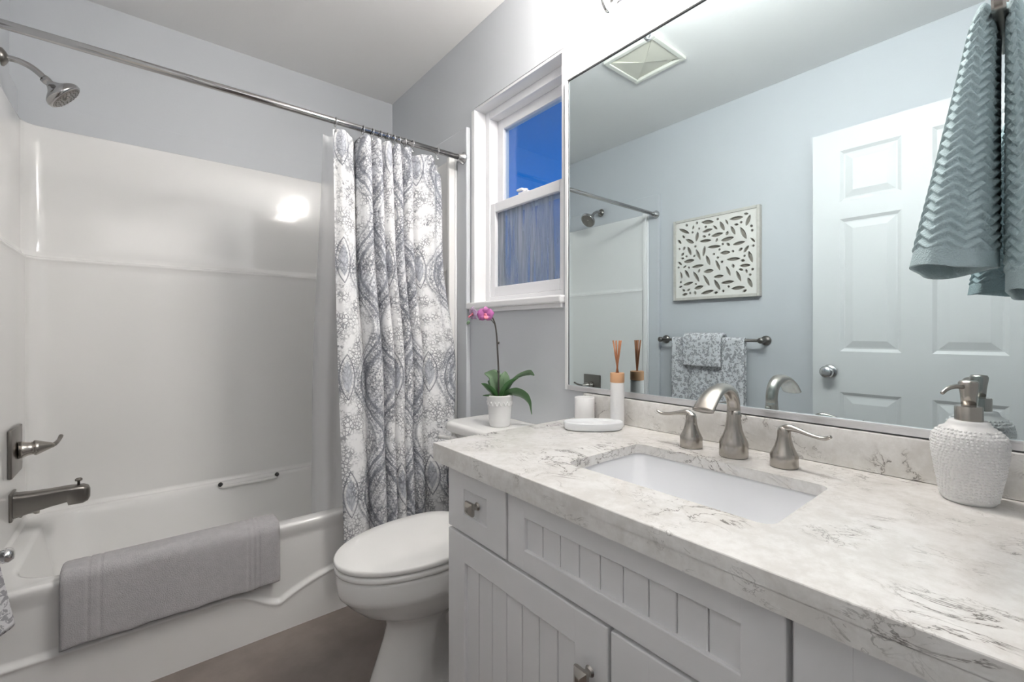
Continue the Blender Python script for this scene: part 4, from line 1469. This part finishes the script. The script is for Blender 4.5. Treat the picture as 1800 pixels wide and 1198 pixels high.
drape('washcloth', 1.235, 1.470, BX, BZb, 0.034, 0.872, 0.93, 0.018, M_leaf_print, (BX, 1.40, 0.87), 'small folded leaf-print washcloth laid over the larger towel on the bar', 'washcloth')

# low chrome peg with a cloth at the left edge of the picture
pg = thing('towel_peg', 'round-ended chrome peg low on the left wall beside the tub', 'towel peg', (XO, 1.655, 0.545))
bm = B()
lathe(bm, [(0, 0), (0.022, 0), (0.022, 0.006), (0.010, 0.012), (0.0085, 0.020), (0.0085, 0.118), (0.013, 0.122), (0.018, 0.130), (0.018, 0.140), (0.012, 0.148), (0, 0.150)], (XO + 0.0005, 1.655, 0.522), (1, 0, 0), 20)
obj('peg', bm, M_chrome, pg, 'all')
bm = B()
def cloth(u, v):
    a_ = 2 * PI * u
    spread = 0.020 + 0.030 * v
    x = XO + 0.074 + (0.045 + 0.024 * v) * math.cos(a_) * (1 + 0.10 * math.sin(5 * a_ + 1))
    y = 1.655 + spread * math.sin(a_) * (1 + 0.15 * math.cos(4 * a_))
    return Vector((x, y, 0.508 - 0.165 * v + 0.016 * math.sin(a_) * v))
g_ = grid(bm, cloth, 60, 18, True)
bm.faces.new(g_[0])
bm.faces.new(g_[-1][::-1])
tag(obj('face_cloth', bm, M_leaf_print, None, 'all', (XO + 0.066, 1.655, 0.35)), 'grey leaf-print cloth bunched on the chrome peg at the left edge', 'washcloth')

# exhaust vent in the ceiling (seen in the mirror)
VX0, VX1, VYa, VYb = 0.205, 0.488, 1.165, 1.455
ven = thing('ceiling_vent', 'square ivory exhaust vent on the ceiling, reflected at the top of the mirror', 'vent', ((VX0 + VX1) / 2, (VYa + VYb) / 2, H))
bm = B()
box(bm, VX0, VX0 + 0.022, VYa, VYb, H - 0.016, H - 0.0005, 0.003)
box(bm, VX1 - 0.022, VX1, VYa, VYb, H - 0.016, H - 0.0005, 0.003)
box(bm, VX0 + 0.022, VX1 - 0.022, VYa, VYa + 0.022, H - 0.016, H - 0.0005, 0.003)
box(bm, VX0 + 0.022, VX1 - 0.022, VYb - 0.022, VYb, H - 0.016, H - 0.0005, 0.003)
obj('frame', bm, M_vframe, ven)
bm = B()
mx_, my_ = (VX0 + VX1) / 2, (VYa + VYb) / 2
q4 = [(VX0 + 0.02, VYa + 0.02), (VX1 - 0.02, VYa + 0.02), (VX1 - 0.02, VYb - 0.02), (VX0 + 0.02, VYb - 0.02)]
# two opposite quarters lie flush, the other two slope up into the duct
cv = (mx_, my_)
for k in range(4):
    a_, b__ = q4[k], q4[(k + 1) % 4]
    zc_ = H - 0.012
    ze = H - 0.012 if k % 2 == 0 else H - 0.0008
    va_, vb_, vc_ = bm.verts.new((*a_, ze if k % 2 else H - 0.010)), bm.verts.new((*b__, ze if k % 2 else H - 0.010)), bm.verts.new((*cv, H - 0.018))
    bm.faces.new((va_, vb_, vc_))
    if k % 2:
        bm.faces.new((va_, vc_, bm.verts.new((*a_, H - 0.010))))
        bm.faces.new((vb_, vc_, bm.verts.new((*b__, H - 0.010))))
obj('grille', bm, M_vent, ven)

# ================================================================== TOWEL RING at the near end
GX, GY, GZ = 0.890, 0.060, 1.465
tr_ = thing('towel_ring', 'nickel square towel ring at the right edge holding the teal towel', 'towel ring', (GX, YF, 1.70))
bm = B()
box(bm, GX - 0.03, GX + 0.03, YF + 0.0005, YF + 0.010, 1.668, 1.728, 0.003)
box(bm, GX - 0.010, GX + 0.010, YF + 0.008, 0.052, 1.689, 1.707, 0.003)
obj('wall_mount', bm, M_nick, tr_, True)
bm = B()
pts = [(GX + x, 0.047, 1.590 + z) for x, z in rrect(0, 0, 0.072, 0.108, 0.012, 5)]
pts.append(pts[0])
tube(bm, pts, 0.0065, 12, up=(0, 1, 0), cap=False, square=True)
obj('ring', bm, M_nick, tr_, 40)

# teal hand towel: pulled through the ring, flaring towards the hem, chevron relief
TZ1, TZ0 = 1.506, 1.160
def teal(u, v, inner=False, back=False):
    a_ = 2 * PI * u
    c, s = math.cos(a_), math.sin(a_)
    z = TZ1 + (TZ0 - TZ1) * v * (1.10 if back else 1.0)
    fl = v
    hx_ = 0.058 + 0.030 * fl
    hy_ = 0.0105 + 0.0290 * fl
    if v < 0.06:
        k = math.sqrt(max(0.0, 1 - (1 - v / 0.06) ** 2)) * 0.75 + 0.25
        hx_ *= 0.6 + 0.4 * k
        hy_ *= k
    wob_ = 1 + 0.07 * math.sin(3 * a_ + 0.8) * fl + 0.03 * math.sin(7 * a_) * fl
    cxx = GX - 0.040 * fl
    cyy = 0.0505 + 0.0105 + 0.0290 * fl
    if back:          # the half on the wall side of the ring
        hy_ = hy_ * 0.62 + 0.001
        cxx = GX - 0.010 * fl
        cyy = 0.0435 - 0.0085 - 0.0175 * fl
    px = cxx + hx_ * wob_ * (abs(c) ** 0.8) * (1 if c >= 0 else -1)
    py = cyy + hy_ * wob_ * (abs(s) ** 0.9) * (1 if s >= 0 else -1)
    # knitted chevron ridges, in metres along the cloth
    per = u * 0.416
    zig = abs(((per / 0.052) % 1.0) - 0.5) * 2
    ridge = math.sin(2 * PI * (v * 29.0 + zig * 0.9))
    amp = 0.0020 * sstep(0.03, 0.10, v) * (1 - sstep(0.93, 0.942, v))
    off = amp * ridge - (0.0045 if inner else 0.0)
    nx, ny = c / hx_, s / hy_
    l_ = math.hypot(nx, ny) or 1
    return Vector((px + nx / l_ * off, py + ny / l_ * off, z - 0.004 * math.sin(2 * a_) * v))
bm = B()
NU, NVt = 240, 280
for bk_ in (False, True):
    go = grid(bm, lambda u, v: teal(u, v, False, bk_), NU, NVt, True)
    gi = [[bm.verts.new(teal(i / NU, 0.75 + 0.25 * j / 11, True, bk_)) for i in range(NU)] for j in range(12)]
    for j in range(11):
        for i in range(NU):
            i2 = (i + 1) % NU
            bm.faces.new((gi[j][i], gi[j + 1][i], gi[j + 1][i2], gi[j][i2]))
    for i in range(NU):
        i2 = (i + 1) % NU
        bm.faces.new((go[-1][i], go[-1][i2], gi[-1][i2], gi[-1][i]))
    bm.faces.new(go[0])
    bm.faces.new(gi[0])
# the fold that joins both halves over the ring
tube(bm, [(GX - 0.030 + 0.06 * k / 6, 0.047, TZ1 - 0.012 + 0.002 * math.sin(k)) for k in range(7)], [0.006, 0.013, 0.014, 0.013, 0.014, 0.013, 0.006], 14)
tag(obj('hand_towel', bm, M_teal, None, 'all', (GX, GY, TZ0)), 'teal chevron-knit hand towel hanging from the ring at the right edge', 'towel')
